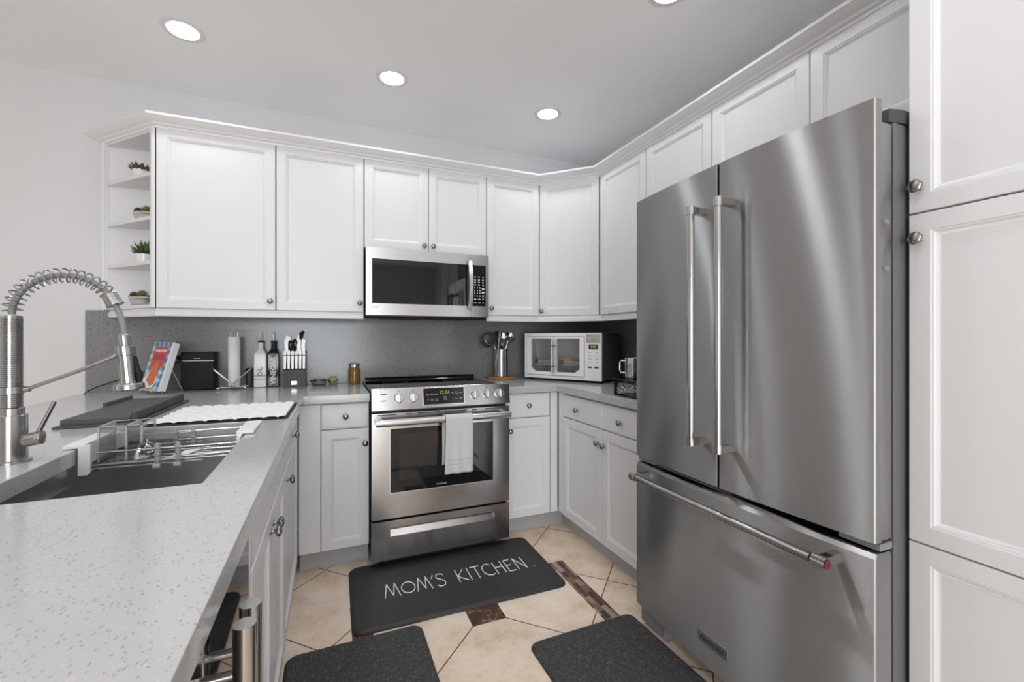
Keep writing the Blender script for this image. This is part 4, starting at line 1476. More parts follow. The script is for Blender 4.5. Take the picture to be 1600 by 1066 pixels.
t = thing('speaker', 'black box-shaped speaker with a silver stripe behind the cookbook', 'speaker', (-0.68, 2.98, CT1))
b = MB(); b.box(-0.762, -0.603, 2.932, 3.026, CT1 + 0.0005, 1.128, 0.007, 3); b.build('case', 'black', t)
b = MB(); b.box(-0.757, -0.608, 2.9295, 2.933, CT1 + 0.006, 1.076, 0.001); b.build('grille', 'black', t)
b = MB(); b.box(-0.758, -0.607, 2.929, 2.934, 1.078, 1.083, 0.0006); b.build('silver_stripe', 'steel_light', t)
b = MB(); b.box(-0.700, -0.670, 2.9305, 2.934, 1.092, 1.096); b.build('badge', 'print', t)
b = MB(); b.tube([(-0.735, 3.0295, 1.055), (-0.79, 3.031, 1.072), (-0.86, 3.031, 1.055), (-0.97, 3.031, 1.012), (-1.08, 3.030, 0.972), (-1.16, 3.026, 0.942), (-1.188, 2.99, 0.9195), (-1.176, 2.95, 0.9175)], 0.0026, 8)
b.tube([(-0.772, 3.024, 1.080), (-0.80, 3.022, 1.10), (-0.815, 3.020, 1.088)], 0.009, 10)
tag(b.build('power_cord', 'black'), 'black power cord running along the splashback to the counter edge', 'cord')

# paper towel on a wire stand
t = thing('paper_towel_holder', 'chrome wire paper towel stand with ball feet and V-shaped arms', 'paper towel holder', (-0.508, 2.955, CT1))
hx, hy = -0.508, 2.938
b = MB()
for x, y in ((-0.072, -0.040), (0.060, -0.040), (-0.072, 0.045), (0.060, 0.045)):
    b.m = Matrix.Translation((hx + x, hy + y, CT1 + 0.0085)); b.lathe([(0, -0.008), (0.0057, -0.0057), (0.008, 0), (0.0057, 0.0057), (0, 0.008)], 16)
b.m = None
zb = CT1 + 0.013
b.tube([(hx - 0.072, hy - 0.04, zb), (hx + 0.06, hy - 0.04, zb)], 0.0028, 8); b.tube([(hx - 0.072, hy + 0.045, zb), (hx + 0.06, hy + 0.045, zb)], 0.0028, 8)
b.tube([(hx - 0.04, hy - 0.04, zb), (hx - 0.04, hy + 0.045, zb)], 0.0028, 8); b.tube([(hx + 0.035, hy - 0.04, zb), (hx + 0.035, hy + 0.045, zb)], 0.0028, 8)
b.tube([(hx - 0.017, hy, zb), (hx - 0.017, hy, 1.236)] + arc((hx, hy, 1.236), 0.017, 180, 0, 12) + [(hx + 0.017, hy, zb)], 0.0022, 8)
b.build('frame', 'chrome', t)
for sg in (-1, 1):
    b = MB()
    for dy in (-0.054, -0.037):
        b.tube([(hx - sg * 0.012, hy + dy, zb + 0.005), (hx + sg * 0.088, hy + dy, 1.028)], 0.0026, 8)
    b.tube([(hx + sg * 0.088, hy - 0.054, 1.028), (hx + sg * 0.093, hy - 0.046, 1.034), (hx + sg * 0.088, hy - 0.037, 1.028)], 0.0030, 8)
    b.build('arm', 'chrome', t)
b = MB(Matrix.Translation((hx, hy, 0)))
b.lathe([(0.0205, CT1 + 0.018), (0.0300, CT1 + 0.018), (0.0305, CT1 + 0.02), (0.0305, 1.212), (0.0300, 1.214), (0.0205, 1.214)], 36)
tag(b.build('paper_towel_roll', 'paper'), 'nearly used up paper towel roll on the wire stand', 'paper towel')

t = thing('pepper_mill', 'small dark patterned canister between paper towels and oil bottle', 'canister', (-0.442, 3.012, CT1))
b = MB(Matrix.Translation((-0.442, 3.012, CT1))); b.lathe([(0, 0.0005), (0.0215, 0.0005), (0.022, 0.004), (0.021, 0.06), (0.021, 0.10), (0, 0.102)], 24); b.build('body', 'dark', t)
b = MB(Matrix.Translation((-0.442, 3.012, CT1))); b.lathe([(0.0, 0.1022), (0.022, 0.1022), (0.022, 0.112), (0, 0.114)], 24); b.build('lid', 'black', t)

# oil and vinegar bottles
def square_bottle(name, label, cx, cy, mt, txt, ink, curl):
    t = thing(name, label, 'bottle', (cx, cy, CT1))
    h = 0.0335
    b = MB()
    rings = [(h - 0.003, 0.0005), (h, 0.004), (h, 0.190), (h - 0.004, 0.204), (0.020, 0.222), (0.0150, 0.232), (0.0145, 0.262), (0.0158, 0.263), (0.0158, 0.268)]
    vs, fs, k = [], [], 0
    for i, (r, z) in enumerate(rings):
        rr = 0.007 if i < 4 else r * 0.98
        p = round_rect(cx - r, cx + r, cy - r, cy + r, min(rr, r * 0.98), 5)
        k = len(p)
        vs += [(x, y, CT1 + z) for x, y in p]
    for q in range(len(rings) - 1):
        for i in range(k):
            fs.append([q * k + i, q * k + (i + 1) % k, (q + 1) * k + (i + 1) % k, (q + 1) * k + i])
    fs.append(list(range(k))[::-1]); fs.append(list(range((len(rings) - 1) * k, len(rings) * k)))
    b.add(vs, fs); bt = b.build('body', mt, t, angle=50)
    b = MB(Matrix.Translation((cx, cy, CT1))); b.lathe([(0, 0.2685), (0.0165, 0.2685), (0.0165, 0.276), (0.008, 0.279), (0, 0.279)], 20); b.build('stopper', 'black', t)
    b = MB()
    pts = [(cx, cy, CT1 + 0.278), (cx, cy, CT1 + 0.315)]
    if curl:
        pts += [(cx - 0.001, cy - 0.002, CT1 + 0.326), (cx - 0.006, cy - 0.004, CT1 + 0.331), (cx - 0.011, cy - 0.005, CT1 + 0.327)]
    else:
        pts += [(cx - 0.002, cy, CT1 + 0.327)]
    b.tube(pts, [0.0032] + [0.0024] * (len(pts) - 1), 10); b.build('pour_spout', 'chrome', t)
    b = MB(); b.text(txt, 0.040 if len(txt) > 3 else 0.036, frame((cx + 0.001, cy - h - 0.0003, CT1 + (0.098 if len(txt) > 3 else 0.093)), (0, 0, 1), (-1, 0, 0)), 0.0003, 0.0006); b.build('lettering', ink, bt)
    return t
ob = square_bottle('oil_bottle', 'white square oil bottle with pour spout', -0.381, 2.992, 'ceramic', 'OIL', 'mid', False)
b = MB()
for z in (0.050, 0.069):
    p = [Vector((x, y, CT1 + z)) for x, y in round_rect(-0.4156, -0.3464, 2.9574, 3.0266, 0.0085, 5)]
    b.tube(p, 0.0016, 6, closed=True)
b.build('wire_band', 'dark', ob)
square_bottle('vinegar_bottle', 'black square vinegar bottle with curled pour spout', -0.312, 2.992, 'gloss_black', 'VINEGAR', 'white_ink', True)

# knife block: the block, and every knife a thing of its own
t = thing('knife_block', 'black knife block with a small silver badge', 'knife block', (-0.195, 2.96, CT1))
kx0, kx1 = -0.258, -0.134
b = MB()
b.prism([(2.905, CT1 + 0.0005), (3.025, CT1 + 0.0005), (3.025, 1.128), (2.962, 1.105), (2.958, 1.022), (2.912, 1.016)], kx0, kx1, 'x')
b.build('block', mat('knife_block', (0.022, 0.022, 0.023), 0.45), t)
b = MB(); b.box(-0.211, -0.180, 2.9045, 2.9072, 0.927, 0.950, 0.0008); b.build('badge', 'steel_light', t)
M['knife_steel'] = mat('knife_steel', (0.50, 0.50, 0.50), 0.42, 1.0)
def knife(label, name, x, y, z, L_, w, mt, group, lean=0.0, tip=0.0):
    k = thing(name, label, 'knife', (x, y, z), 0, group)
    b = MB(Matrix.Translation((x, y, z)) @ Matrix.Rotation(lean, 4, 'X'))
    b.prism([(-w * 0.36, 0.0), (w * 0.40, 0.0), (w * 0.46, L_ * 0.3), (w * 0.40, L_ * 0.62), (w * 0.62, L_ - 0.012 - tip), (w * 0.55, L_ - tip), (-w * 0.45, L_), (-w * 0.55, L_ * 0.8), (-w * 0.42, L_ * 0.45)], -0.0075, 0.0075, 'y')
    h = b.build('handle', mt, k, angle=30)
    b = MB(Matrix.Translation((x, y, z)) @ Matrix.Rotation(lean, 4, 'X')); b.box(-w * 0.36, w * 0.36, -0.009, 0.009, 0.0, 0.006, 0.001); b.build('bolster', 'chrome', k)
    return k
sk = []
ords = ['first', 'second', 'third', 'fourth', 'fifth', 'sixth']
for i in range(6):
    x = -0.2475 + i * 0.0206
    k = thing('steak_knife', ords[i] + ' steak knife handle counted from the vinegar bottle, front row of block', 'knife', (x, 2.935, 1.018), 0, 'steak knives in the block')
    b = MB(Matrix.Translation((x, 2.935, 1.018)) @ Matrix.Rotation(math.radians(-7), 4, 'X'))
    b.prism([(-0.0055, 0.003), (0.0055, 0.003), (0.0068, 0.060), (0.0078, 0.098), (0.0068, 0.109), (0.0, 0.112), (-0.0068, 0.109), (-0.0078, 0.098), (-0.0068, 0.060)], -0.006, 0.006, 'y')
    b.build('handle', 'knife_steel', k)
    b = MB(Matrix.Translation((x, 2.935, 1.018)) @ Matrix.Rotation(math.radians(-7), 4, 'X'))
    b.box(-0.0080, 0.0080, -0.0068, 0.0068, 0.082, 0.0865, 0.001); b.build('collar', 'dark', k)
KG = None
knife('silver chef knife handle on the vinegar side of the block, front one', 'kitchen_knife', -0.243, 2.985, 1.115, 0.085, 0.021, 'knife_steel', KG, math.radians(-5), 0.008)
knife('silver carving knife handle on the vinegar side of the block, taller one behind', 'kitchen_knife', -0.236, 3.008, 1.125, 0.098, 0.024, 'knife_steel', KG, math.radians(-5), 0.009)
knife('silver utility knife handle in the middle of the block, front one', 'kitchen_knife', -0.176, 2.985, 1.115, 0.088, 0.021, 'knife_steel', KG, math.radians(-5), 0.008)
knife('silver bread knife handle in the middle of the block, taller one behind', 'kitchen_knife', -0.172, 3.008, 1.125, 0.102, 0.024, 'knife_steel', KG, math.radians(-5), 0.009)
knife('silver paring knife handle at the jar side of the block', 'kitchen_knife', -0.149, 2.985, 1.115, 0.090, 0.021, 'knife_steel', KG, math.radians(-5), 0.010)
k = thing('kitchen_scissors', 'black-handled kitchen scissors in the middle of the knife block', 'scissors', (-0.208, 2.988, 1.112))
for cxx, czz, rot in ((-0.219, 1.158, 8), (-0.199, 1.166, -8)):
    b = MB()
    pts = [(cxx + 0.0125 * math.cos(a) * math.cos(math.radians(rot)) - 0.030 * math.sin(a) * math.sin(math.radians(rot)), 2.988, czz + 0.030 * math.sin(a)) for a in [2 * PI * i / 20 for i in range(20)]]
    b.tube(pts, 0.0062, 10, closed=True); b.build('finger_loop', 'black', k)
b = MB(); b.prism([(-0.222, 1.110), (-0.196, 1.110), (-0.194, 1.132), (-0.224, 1.132)], 2.983, 2.993, 'y'); b.build('shank', 'black', k)
k = thing('sharpening_steel', 'black-handled tool sticking out highest from the knife block', 'sharpener', (-0.165, 3.016, 1.12))
b = MB(); b.tube([(-0.168, 3.014, 1.122), (-0.166, 3.012, 1.20), (-0.162, 3.010, 1.235), (-0.150, 3.008, 1.250)], [0.008, 0.009, 0.012, 0.009], 12); b.build('handle', 'black', k)

# twin dish with a sponge, honey-coloured jar
def small_dish(name, label, cx, cy, r):
    t = thing(name, label, 'dish', (cx, cy, CT1))
    b = MB(Matrix.Translation((cx, cy, CT1)))
    b.lathe([(0, 0.0005), (r * 0.45, 0.0005), (r * 0.82, 0.010), (r, 0.026), (r + 0.001, 0.028), (r - 0.002, 0.0285), (r * 0.78, 0.012), (r * 0.42, 0.0035), (0, 0.003)], 36)
    b.build('bowl', 'chrome', t)
    b = MB(Matrix.Translation((cx, cy, CT1))); b.lathe([(r * 0.97, 0.0265), (r + 0.003, 0.0275), (r + 0.003, 0.0295), (r * 0.97, 0.0290)], 36); b.build('rim', 'dark', t)
    return t
small_dish('small_dish', 'shiny metal dish beside the knife block', -0.062, 2.972, 0.050)
small_dish('small_dish', 'shiny metal dish holding a lime sponge', 0.020, 3.010 - 0.028, 0.0285)
b = MB(Matrix.Translation((0.022, 2.981, CT1))); b.lathe([(0.0, 0.0125), (0.0185, 0.0125), (0.0220, 0.022), (0.0240, 0.040), (0.0225, 0.043), (0.0, 0.042)], 24)
tag(b.build('sponge', 'lime'), 'lime green sponge standing in a small dish', 'sponge')
t = thing('glass_jar', 'glass jar of amber preserve with a silver lid beside the range', 'jar', (0.147, 2.965, CT1))
b = MB(Matrix.Translation((0.147, 2.965, CT1)))
b.lathe([(0, 0.0005), (0.033, 0.0005), (0.0365, 0.006), (0.0365, 0.075), (0.034, 0.090), (0.0295, 0.100), (0.0290, 0.108), (0, 0.108)], 36); b.build('body', 'honey', t)
b = MB(Matrix.Translation((0.147, 2.965, CT1))); b.lathe([(0.0, 0.1083), (0.0315, 0.1083), (0.0318, 0.110), (0.0318, 0.125), (0.030, 0.1275), (0, 0.1275)], 36); b.build('lid', 'steel_light', t)

# ------------------------------------------------------------------ utensils beside the range
ux, uy = 1.142, 2.930
b = MB(Matrix.Translation((ux, uy, CT1))); b.lathe([(0, 0.0005), (0.100, 0.0005), (0.104, 0.003), (0.104, 0.015), (0.100, 0.018), (0, 0.018)], 48)
tag(b.build('trivet', 'wood'), 'round cork trivet under the utensil holder', 'trivet')
CZ = CT1 + 0.0185
t = thing('utensil_holder', 'perforated steel utensil holder on a cork trivet', 'utensil holder', (ux, uy, CZ))
b = MB(Matrix.Translation((ux, uy, CZ)))
b.lathe([(0, 0.0), (0.047, 0.0), (0.0485, 0.002), (0.0485, 0.192), (0.0498, 0.195), (0.0485, 0.196), (0.046, 0.192), (0.046, 0.004), (0, 0.004)], 48); b.build('cylinder', 'steel_light', t)
b = MB()
for i in range(18):
    a = 2 * PI * i / 18
    for j in range(9):
        z = CZ + 0.028 + j * 0.0165
        c0 = Vector((ux + 0.0479 * math.cos(a), uy + 0.0479 * math.sin(a), z))
        d = Vector((math.cos(a), math.sin(a), 0))
        b.cyl(c0, c0 + d * 0.0010, 0.0036, n=8)
b.build('perforations', 'ink', t)


u = thing('skimmer', 'black spoon-shaped skimmer leaning out towards the range', 'utensil', (1.119, 2.925, CZ + 0.006))
b = MB(); b.tube([(1.129, 2.930, CZ + 0.010), (1.101, 2.927, CZ + 0.19), (1.083, 2.923, CZ + 0.232)], 0.0032, 8); b.build('handle', 'chrome', u)
b = MB(frame((1.041, 2.910, CZ + 0.262), (-0.6, -0.2, 0.75), (0.72, -0.1, 0.60)))
b.lathe([(0, -0.016), (0.028, -0.013), (0.048, -0.002), (0.054, 0.006), (0.051, 0.006), (0.045, 0.0), (0.026, -0.010), (0, -0.013)], 28); b.build('bowl', 'dark', u)
b = MB(); b.tube([(1.009, 2.900, CZ + 0.274), (1.013, 2.898, CZ + 0.248), (1.031, 2.898, CZ + 0.230), (1.057, 2.905, CZ + 0.228)], [0.002, 0.005, 0.006, 0.003], 10); b.build('rim', 'chrome', u)
u = thing('tongs', 'long bent steel tongs hooked on the outside of the utensil holder', 'utensil', (1.084, 2.895, CZ))
b = MB(); b.tube([(1.112, 2.883, CZ + 0.300), (1.100, 2.877, CZ + 0.20), (1.084, 2.877, CZ + 0.10), (1.082, 2.877, CZ + 0.073), (1.086, 2.877, CZ + 0.060), (1.081, 2.875, CZ + 0.004)], [0.004, 0.0055, 0.0055, 0.005, 0.004, 0.003], 10); b.build('arm', 'steel_light', u)
u = thing('serving_spoon', 'big shiny serving spoon standing in the middle of the utensil holder', 'utensil', (1.142, 2.925, CZ + 0.006))
b = MB(); b.tube([(1.144, 2.935, CZ + 0.010), (1.142, 2.917, CZ + 0.20)], 0.0036, 8); b.tube([(1.142, 2.917, CZ + 0.20), (1.139, 2.910, CZ + 0.245)], [0.004, 0.017], 14); b.build('handle', 'chrome', u)
b = MB(frame((1.141, 2.907, CZ + 0.276), (1, 0, 0.15), (-0.12, 0.25, 0.95)) @ Matrix.Diagonal((0.8, 1.05, 1, 1)))
b.lathe([(0, -0.008), (0.020, -0.005), (0.034, 0.002), (0.037, 0.007), (0.033, 0.005), (0.019, -0.001), (0, -0.004)], 28); b.build('bowl', 'chrome', u)
u = thing('ladle', 'steel ladle standing beside the serving spoon, towards the toaster oven', 'utensil', (1.159, 2.925, CZ + 0.006))
b = MB(); b.tube([(1.154, 2.940, CZ + 0.010), (1.177, 2.927, CZ + 0.20), (1.191, 2.921, CZ + 0.255)], [0.004, 0.0075, 0.012], 12); b.build('handle', 'steel_light', u)
b = MB(frame((1.200, 2.917, CZ + 0.285), (1, 0, -0.3), (0.3, 0.2, 0.95)) @ Matrix.Diagonal((0.85, 1.1, 1, 1)))
b.lathe([(0, -0.010), (0.016, -0.007), (0.028, 0.001), (0.031, 0.007), (0.027, 0.004), (0.015, -0.003), (0, -0.006)], 28); b.build('bowl', 'chrome', u)
u = thing('spatula', 'black nylon spatula standing at the back of the utensil holder', 'utensil', (1.129, 2.955, CZ + 0.006))
b = MB(); b.tube([(1.134, 2.945, CZ + 0.010), (1.122, 2.955, CZ + 0.25), (1.116, 2.957, CZ + 0.300)], [0.004, 0.005, 0.006], 8); b.build('handle', 'black', u)
b = MB(); b.box(1.103, 1.129, 2.954, 2.961, CZ + 0.295, CZ + 0.326, 0.006); b.build('tip', 'black', u)
u = thing('whisk', 'slim black-tipped utensil leaning towards the toaster oven', 'utensil', (1.169, 2.935, CZ + 0.006))
b = MB(); b.tube([(1.163, 2.955, CZ + 0.010), (1.168, 2.948, CZ + 0.19), (1.241, 2.968, CZ + 0.258)], 0.003, 8); b.build('handle', 'chrome', u)
b = MB(); b.tube([(1.237, 2.968, CZ + 0.254), (1.249, 2.969, CZ + 0.264), (1.271, 2.970, CZ + 0.268)], [0.008, 0.008, 0.004], 10); b.build('tip', 'dark', u)

# ------------------------------------------------------------------ countertop toaster oven, turned across the corner
TA = math.atan2(-0.856, 0.517)
TW, TD, TH = 0.592, 0.300, 0.326
t = thing('toaster_oven', 'silver french-door toaster oven standing across the counter corner', 'toaster oven', (1.292, 2.845, CT1), TA)
TZ = 0.016
b = MB()
for x in (0.04, TW - 0.04):
    for y in (0.03, TD - 0.04):
        b.cyl((x, y, 0.0005), (x, y, TZ), 0.014, n=16)
b.build('foot', 'black', t, world=False)
ix0, ix1, iz0, iz1 = 0.030, 0.462, 0.045, 0.300
b = MB()
b.box(0.004, TW - 0.002, 0.014, TD, TH - 0.012, TH, 0.004)
b.box(0.004, TW - 0.002, 0.014, TD, TZ, TZ + 0.010)
b.box(0.004, 0.014, 0.014, TD, TZ + 0.010, TH - 0.012)
b.box(ix1 + 0.012, TW - 0.002, 0.014, TD, TZ + 0.010, TH - 0.012, 0.003)
b.box(0.014, ix1 + 0.012, TD - 0.010, TD, TZ + 0.010, TH - 0.012)
b.build('shell', mat('toaster_shell', (0.07, 0.07, 0.072), 0.45), t, world=False)
b = MB()
b.box(0.014, ix1 + 0.012, TD - 0.016, TD - 0.0105, TZ + 0.012, TH - 0.014)
b.box(0.0145, 0.020, 0.02, TD - 0.017, TZ + 0.012, TH - 0.014); b.box(ix1 + 0.005, ix1 + 0.0115, 0.02, TD - 0.017, TZ + 0.012, TH - 0.014)
b.box(0.0205, ix1 + 0.0045, 0.02, TD - 0.017, TZ + 0.012, TZ + 0.016); b.box(0.0205, ix1 + 0.0045, 0.02, TD - 0.017, TH - 0.018, TH - 0.0145)
b.build('cavity_lining', mat('oven_lining', (0.72, 0.72, 0.72), 0.4, 0.2), t, world=False)
M['toaster_face'] = mat('toaster_face', (0.84, 0.84, 0.835), 0.35, 0.0)
b = MB()
fx0, fx1 = 0.022, 0.474
for x0, x1, z0, z1 in ((0.0, fx0, TZ, TH), (fx1, TW, TZ, TH), (fx0, fx1, TZ, 0.036), (fx0, fx1, 0.304, TH)):
    b.box(x0, x1, 0.0, 0.014, z0, z1)
fc = b.build('front_face', 'toaster_face', t, world=False)
mid = 0.2475
for side, (x0, x1) in enumerate(((fx0 + 0.004, mid - 0.001), (mid + 0.001, fx1 - 0.004))):
    b = MB()
    z0, z1 = 0.040, 0.300
    st = 0.031
    ws = 0.016
    if side == 0:
        b.box(x0, x0 + st, -0.004, 0.012, z0, z1); b.box(x1 - ws, x1, -0.004, 0.012, z0, z1)
        b.prism([(x0 + st, z0 + 0.022), (x0 + st + 0.034, z0 + 0.022), (x0 + st + 0.028, z0 + 0.028), (x0 + st, z0 + 0.048)], -0.004, 0.012, 'y')
        wx0, wx1 = x0 + st, x1 - ws
    else:
        b.box(x1 - st, x1, -0.004, 0.012, z0, z1); b.box(x0, x0 + ws, -0.004, 0.012, z0, z1)
        b.prism([(x1 - st, z0 + 0.022), (x1 - st, z0 + 0.048), (x1 - st - 0.028, z0 + 0.028), (x1 - st - 0.034, z0 + 0.022)], -0.004, 0.012, 'y')
        wx0, wx1 = x0 + ws, x1 - st
    b.box(wx0, wx1, -0.004, 0.012, z0, z0 + 0.022); b.box(wx0, wx1, -0.004, 0.012, z1 - 0.010, z1)
    d = b.build('door', 'toaster_face', t, world=False)
    b = MB(); b.box(wx0 - 0.001, wx1 + 0.001, 0.002, 0.005, z0 + 0.02, z1 - 0.008); b.build('glass_pane', 'pane_t', d, world=False) 
    hx = mid - 0.011 if side == 0 else mid + 0.011
    b = MB(); b.tube([(hx, -0.022, z0 + 0.012), (hx, -0.024, z0 + 0.03), (hx, -0.024, z1 - 0.03), (hx, -0.022, z1 - 0.016)], 0.0055, 14)
    for z in (z0 + 0.06, z1 - 0.06):
        b.cyl((hx, -0.022, z), (hx, -0.003, z), 0.004, n=10)
    b.build('handle', 'steel_light', d, world=False)
    b = MB()
    for z in (z0 + 0.06, z1 - 0.06):
        b.cyl((hx, -0.024, z - 0.003), (hx, -0.024, z + 0.003), 0.0064, n=14)
    b.build('handle_band', 'dark', d, world=False)
b = MB()
b.box(0.485, TW - 0.008, -0.0015, 0.001, 0.262, 0.318, 0.0006)
b.build('brand_plate', 'steel_light', fc, world=False)
b = MB(); b.text('Oster', 0.020, frame((0.540, -0.0018, 0.278), (1, 0, 0), (0, 0, 1)), 0.0003, 0.0002, shear=0.25); b.build('lettering', 'mid', fc, world=False)
b = MB(); b.box(0.503, 0.568, -0.0012, 0.001, 0.222, 0.252); dp = b.build('display', 'gloss_black', fc, world=False)
b = MB(); b.text('3:00', 0.026, frame((0.5365, -0.0015, 0.237), (1, 0, 0), (0, 0, 1)), 0.0002, 0.0006); b.build('digits', 'led_amber', dp, world=False)
b = MB()
for z in (0.199, 0.178, 0.158, 0.137):
    for x in (0.512, 0.560):
        b.box(x - 0.010, x + 0.010, -0.0006, 0.001, z - 0.0035, z + 0.0035, 0.001)
b.build('buttons', 'print', fc, world=False)
b = MB(); b.box(0.497, 0.527, -0.0006, 0.001, 0.098, 0.108, 0.002); b.box(0.543, 0.573, -0.0006, 0.001, 0.098, 0.108, 0.002); b.build('start_buttons', 'ink', fc, world=False)
b = MB()
b.box(0.021, ix1, 0.03, 0.034, 0.107, 0.112); b.box(0.021, ix1, TD - 0.03, TD - 0.026, 0.107, 0.112)
for k in range(14):
    x = 0.035 + k * (ix1 - 0.05) / 13
    b.cyl((x, 0.032, 0.1095), (x, TD - 0.028, 0.1095), 0.0016, n=6)
b.build('wire_rack', 'chrome', t, world=False)
tm = ROOT[t.name]
def in_oven(o):
    o.matrix_world = tm
    return o
b = MB(tm)
x0, x1, y0, y1, z0, z1 = 0.06, 0.44, 0.05, 0.26, 0.1125, 0.140
b.box(x0, x1, y0, y1, z0, z0 + 0.003); b.box(x0, x1, y0, y0 + 0.003, z0, z1); b.box(x0, x1, y1 - 0.003, y1, z0, z1); b.box(x0, x0 + 0.003, y0, y1, z0, z1); b.box(x1 - 0.003, x1, y0, y1, z0, z1)
tag(b.build('baking_tray', 'steel_light'), 'shallow metal baking tray on the rack inside the toaster oven', 'tray')
b = MB(tm @ Matrix.Translation((0.268, 0.11, 0.117)) @ Matrix.Diagonal((1.5, 0.9, 1.0, 1.0)))
b.lathe([(0, 0.0), (0.030, 0.0), (0.042, 0.010), (0.043, 0.024), (0.034, 0.040), (0.018, 0.049), (0, 0.051)], 28)
tag(b.build('bread_roll', 'bread'), 'golden brown bread roll on the tray inside the toaster oven', 'bread')
b = MB(tm); b.box(0.07, 0.42, 0.05, 0.25, TZ + 0.022, TZ + 0.026); b.box(0.07, 0.42, 0.045, 0.05, TZ + 0.022, TZ + 0.036)
b.box(0.09, 0.10, 0.06, 0.24, TZ + 0.0165, TZ + 0.0225); b.box(0.39, 0.40, 0.06, 0.24, TZ + 0.0165, TZ + 0.0225)
tag(b.build('crumb_tray', 'steel_light'), 'flat metal crumb tray low inside the toaster oven', 'tray')

# ------------------------------------------------------------------ filigree basket and mug by the fridge
t = thing('wire_basket', 'black filigree metal basket on the counter beside the fridge', 'basket', (1.50, 1.69, CT1))
bx0, bx1, by0, by1, bz0, bz1 = 1.352, 1.60, 1.515, 1.852, CT1 + 0.0005, CT1 + 0.084
b = MB()
for x, y in ((bx0, by0), (bx0, by1), (bx1, by0), (bx1, by1)):
    b.box(x - 0.006, x + 0.006, y - 0.006, y + 0.006, bz0, bz1)
for z in (bz0 + 0.004, bz1 - 0.012):
    b.box(bx0 - 0.003, bx0 + 0.003, by0, by1, z - 0.003, z + 0.003); b.box(bx1 - 0.003, bx1 + 0.003, by0, by1, z - 0.003, z + 0.003)
    b.box(bx0, bx1, by0 - 0.003, by0 + 0.003, z - 0.003, z + 0.003); b.box(bx0, bx1, by1 - 0.003, by1 + 0.003, z - 0.003, z + 0.003)
b.box(bx0, bx1, by0, by1, bz1 - 0.006, bz1)
b.box(bx0 - 0.014, bx1 + 0.014, by0 - 0.014, by1 + 0.014, bz1, bz1 + 0.004, 0.002)
b.build('frame', 'gloss_black', t)
b = MB()
rnd = random.Random(4)
for k in range(46):
    y = by0 + 0.012 + rnd.random() * (by1 - by0 - 0.024)
    z = bz0 + 0.016 + rnd.random() * 0.044
    r = 0.007 + rnd.random() * 0.006
    pts = [(bx0, y + r * math.cos(a) * (1 - a / 9), z + r * math.sin(a) * (1 - a / 9)) for a in [i * 0.42 for i in range(15)]]
    b.tube(pts, 0.0016, 6)
for k in range(34):
    x = bx0 + 0.012 + rnd.random() * (bx1 - bx0 - 0.024)
    z = bz0 + 0.016 + rnd.random() * 0.044
    r = 0.007 + rnd.random() * 0.006
    for y in (by0, by1):
        pts = [(x + r * math.cos(a) * (1 - a / 9), y, z + r * math.sin(a) * (1 - a / 9)) for a in [i * 0.42 for i in range(15)]]
        b.tube(pts, 0.0016, 6)
b.build('scrollwork', 'nickel', t)
mz = bz1 + 0.0045
t = thing('mug', 'shiny clear-handled steel mug standing on the filigree basket', 'mug', (1.415, 1.795, mz))
b = MB(Matrix.Translation((1.418, 1.797, mz))); b.lathe([(0, 0.0), (0.032, 0.0), (0.036, 0.004), (0.038, 0.03), (0.040, 0.103), (0.0385, 0.104), (0.036, 0.03), (0.032, 0.006), (0, 0.006)], 40); b.build('cup', 'chrome', t)
b = MB(); d = Vector((-0.55, 0.83, 0)).normalized(); c = Vector((1.418, 1.797, mz))
b.tube([c + d * 0.038 + Vector((0, 0, 0.088)), c + d * 0.060 + Vector((0, 0, 0.090)), c + d * 0.069 + Vector((0, 0, 0.078)), c + d * 0.069 + Vector((0, 0, 0.040)), c + d * 0.060 + Vector((0, 0, 0.026)), c + d * 0.038 + Vector((0, 0, 0.028))], 0.0042, 10)
b.build('handle', 'chrome', t)

# ------------------------------------------------------------------ succulents on the open shelves
def leaf_mesh(b, base, az, el, L_, w, curl=0.25, th=0.25):
    """one fleshy pointed leaf"""
    d = Vector((math.cos(az) * math.cos(el), math.sin(az) * math.cos(el), math.sin(el)))
    side = Vector((-math.sin(az), math.cos(az), 0))
    up = side.cross(d) * -1
    prof = [(0, 0.55), (0.25, 0.95), (0.5, 1.0), (0.75, 0.7), (0.92, 0.3), (1.0, 0.03)]
    vs, fs = [], []
    n = 6
    for s_, ww in prof:
        c_ = Vector(base) + d * (L_ * s_) + up * (curl * L_ * s_ * s_)
        for i in range(n):
            a = 2 * PI * i / n
            vs.append(c_ + side * (math.cos(a) * w * ww * 0.5) + up * (math.sin(a) * w * ww * 0.5 * th * 2))
    for k in range(len(prof) - 1):
        for i in range(n):
            fs.append([k * n + i, k * n + (i + 1) % n, (k + 1) * n + (i + 1) % n, (k + 1) * n + i])
    fs.append(list(range(n))); fs.append(list(range(n * 5, n * 6)))
    b.add(vs, fs)


def plant_green(name, dark, light):
    m = mat(name, dark, 0.55)
    t = NT(m)
    t.color(t.ramp(t.noise(t.obj(), 60, 2), [(0.35, dark), (0.7, light)]))
    return m


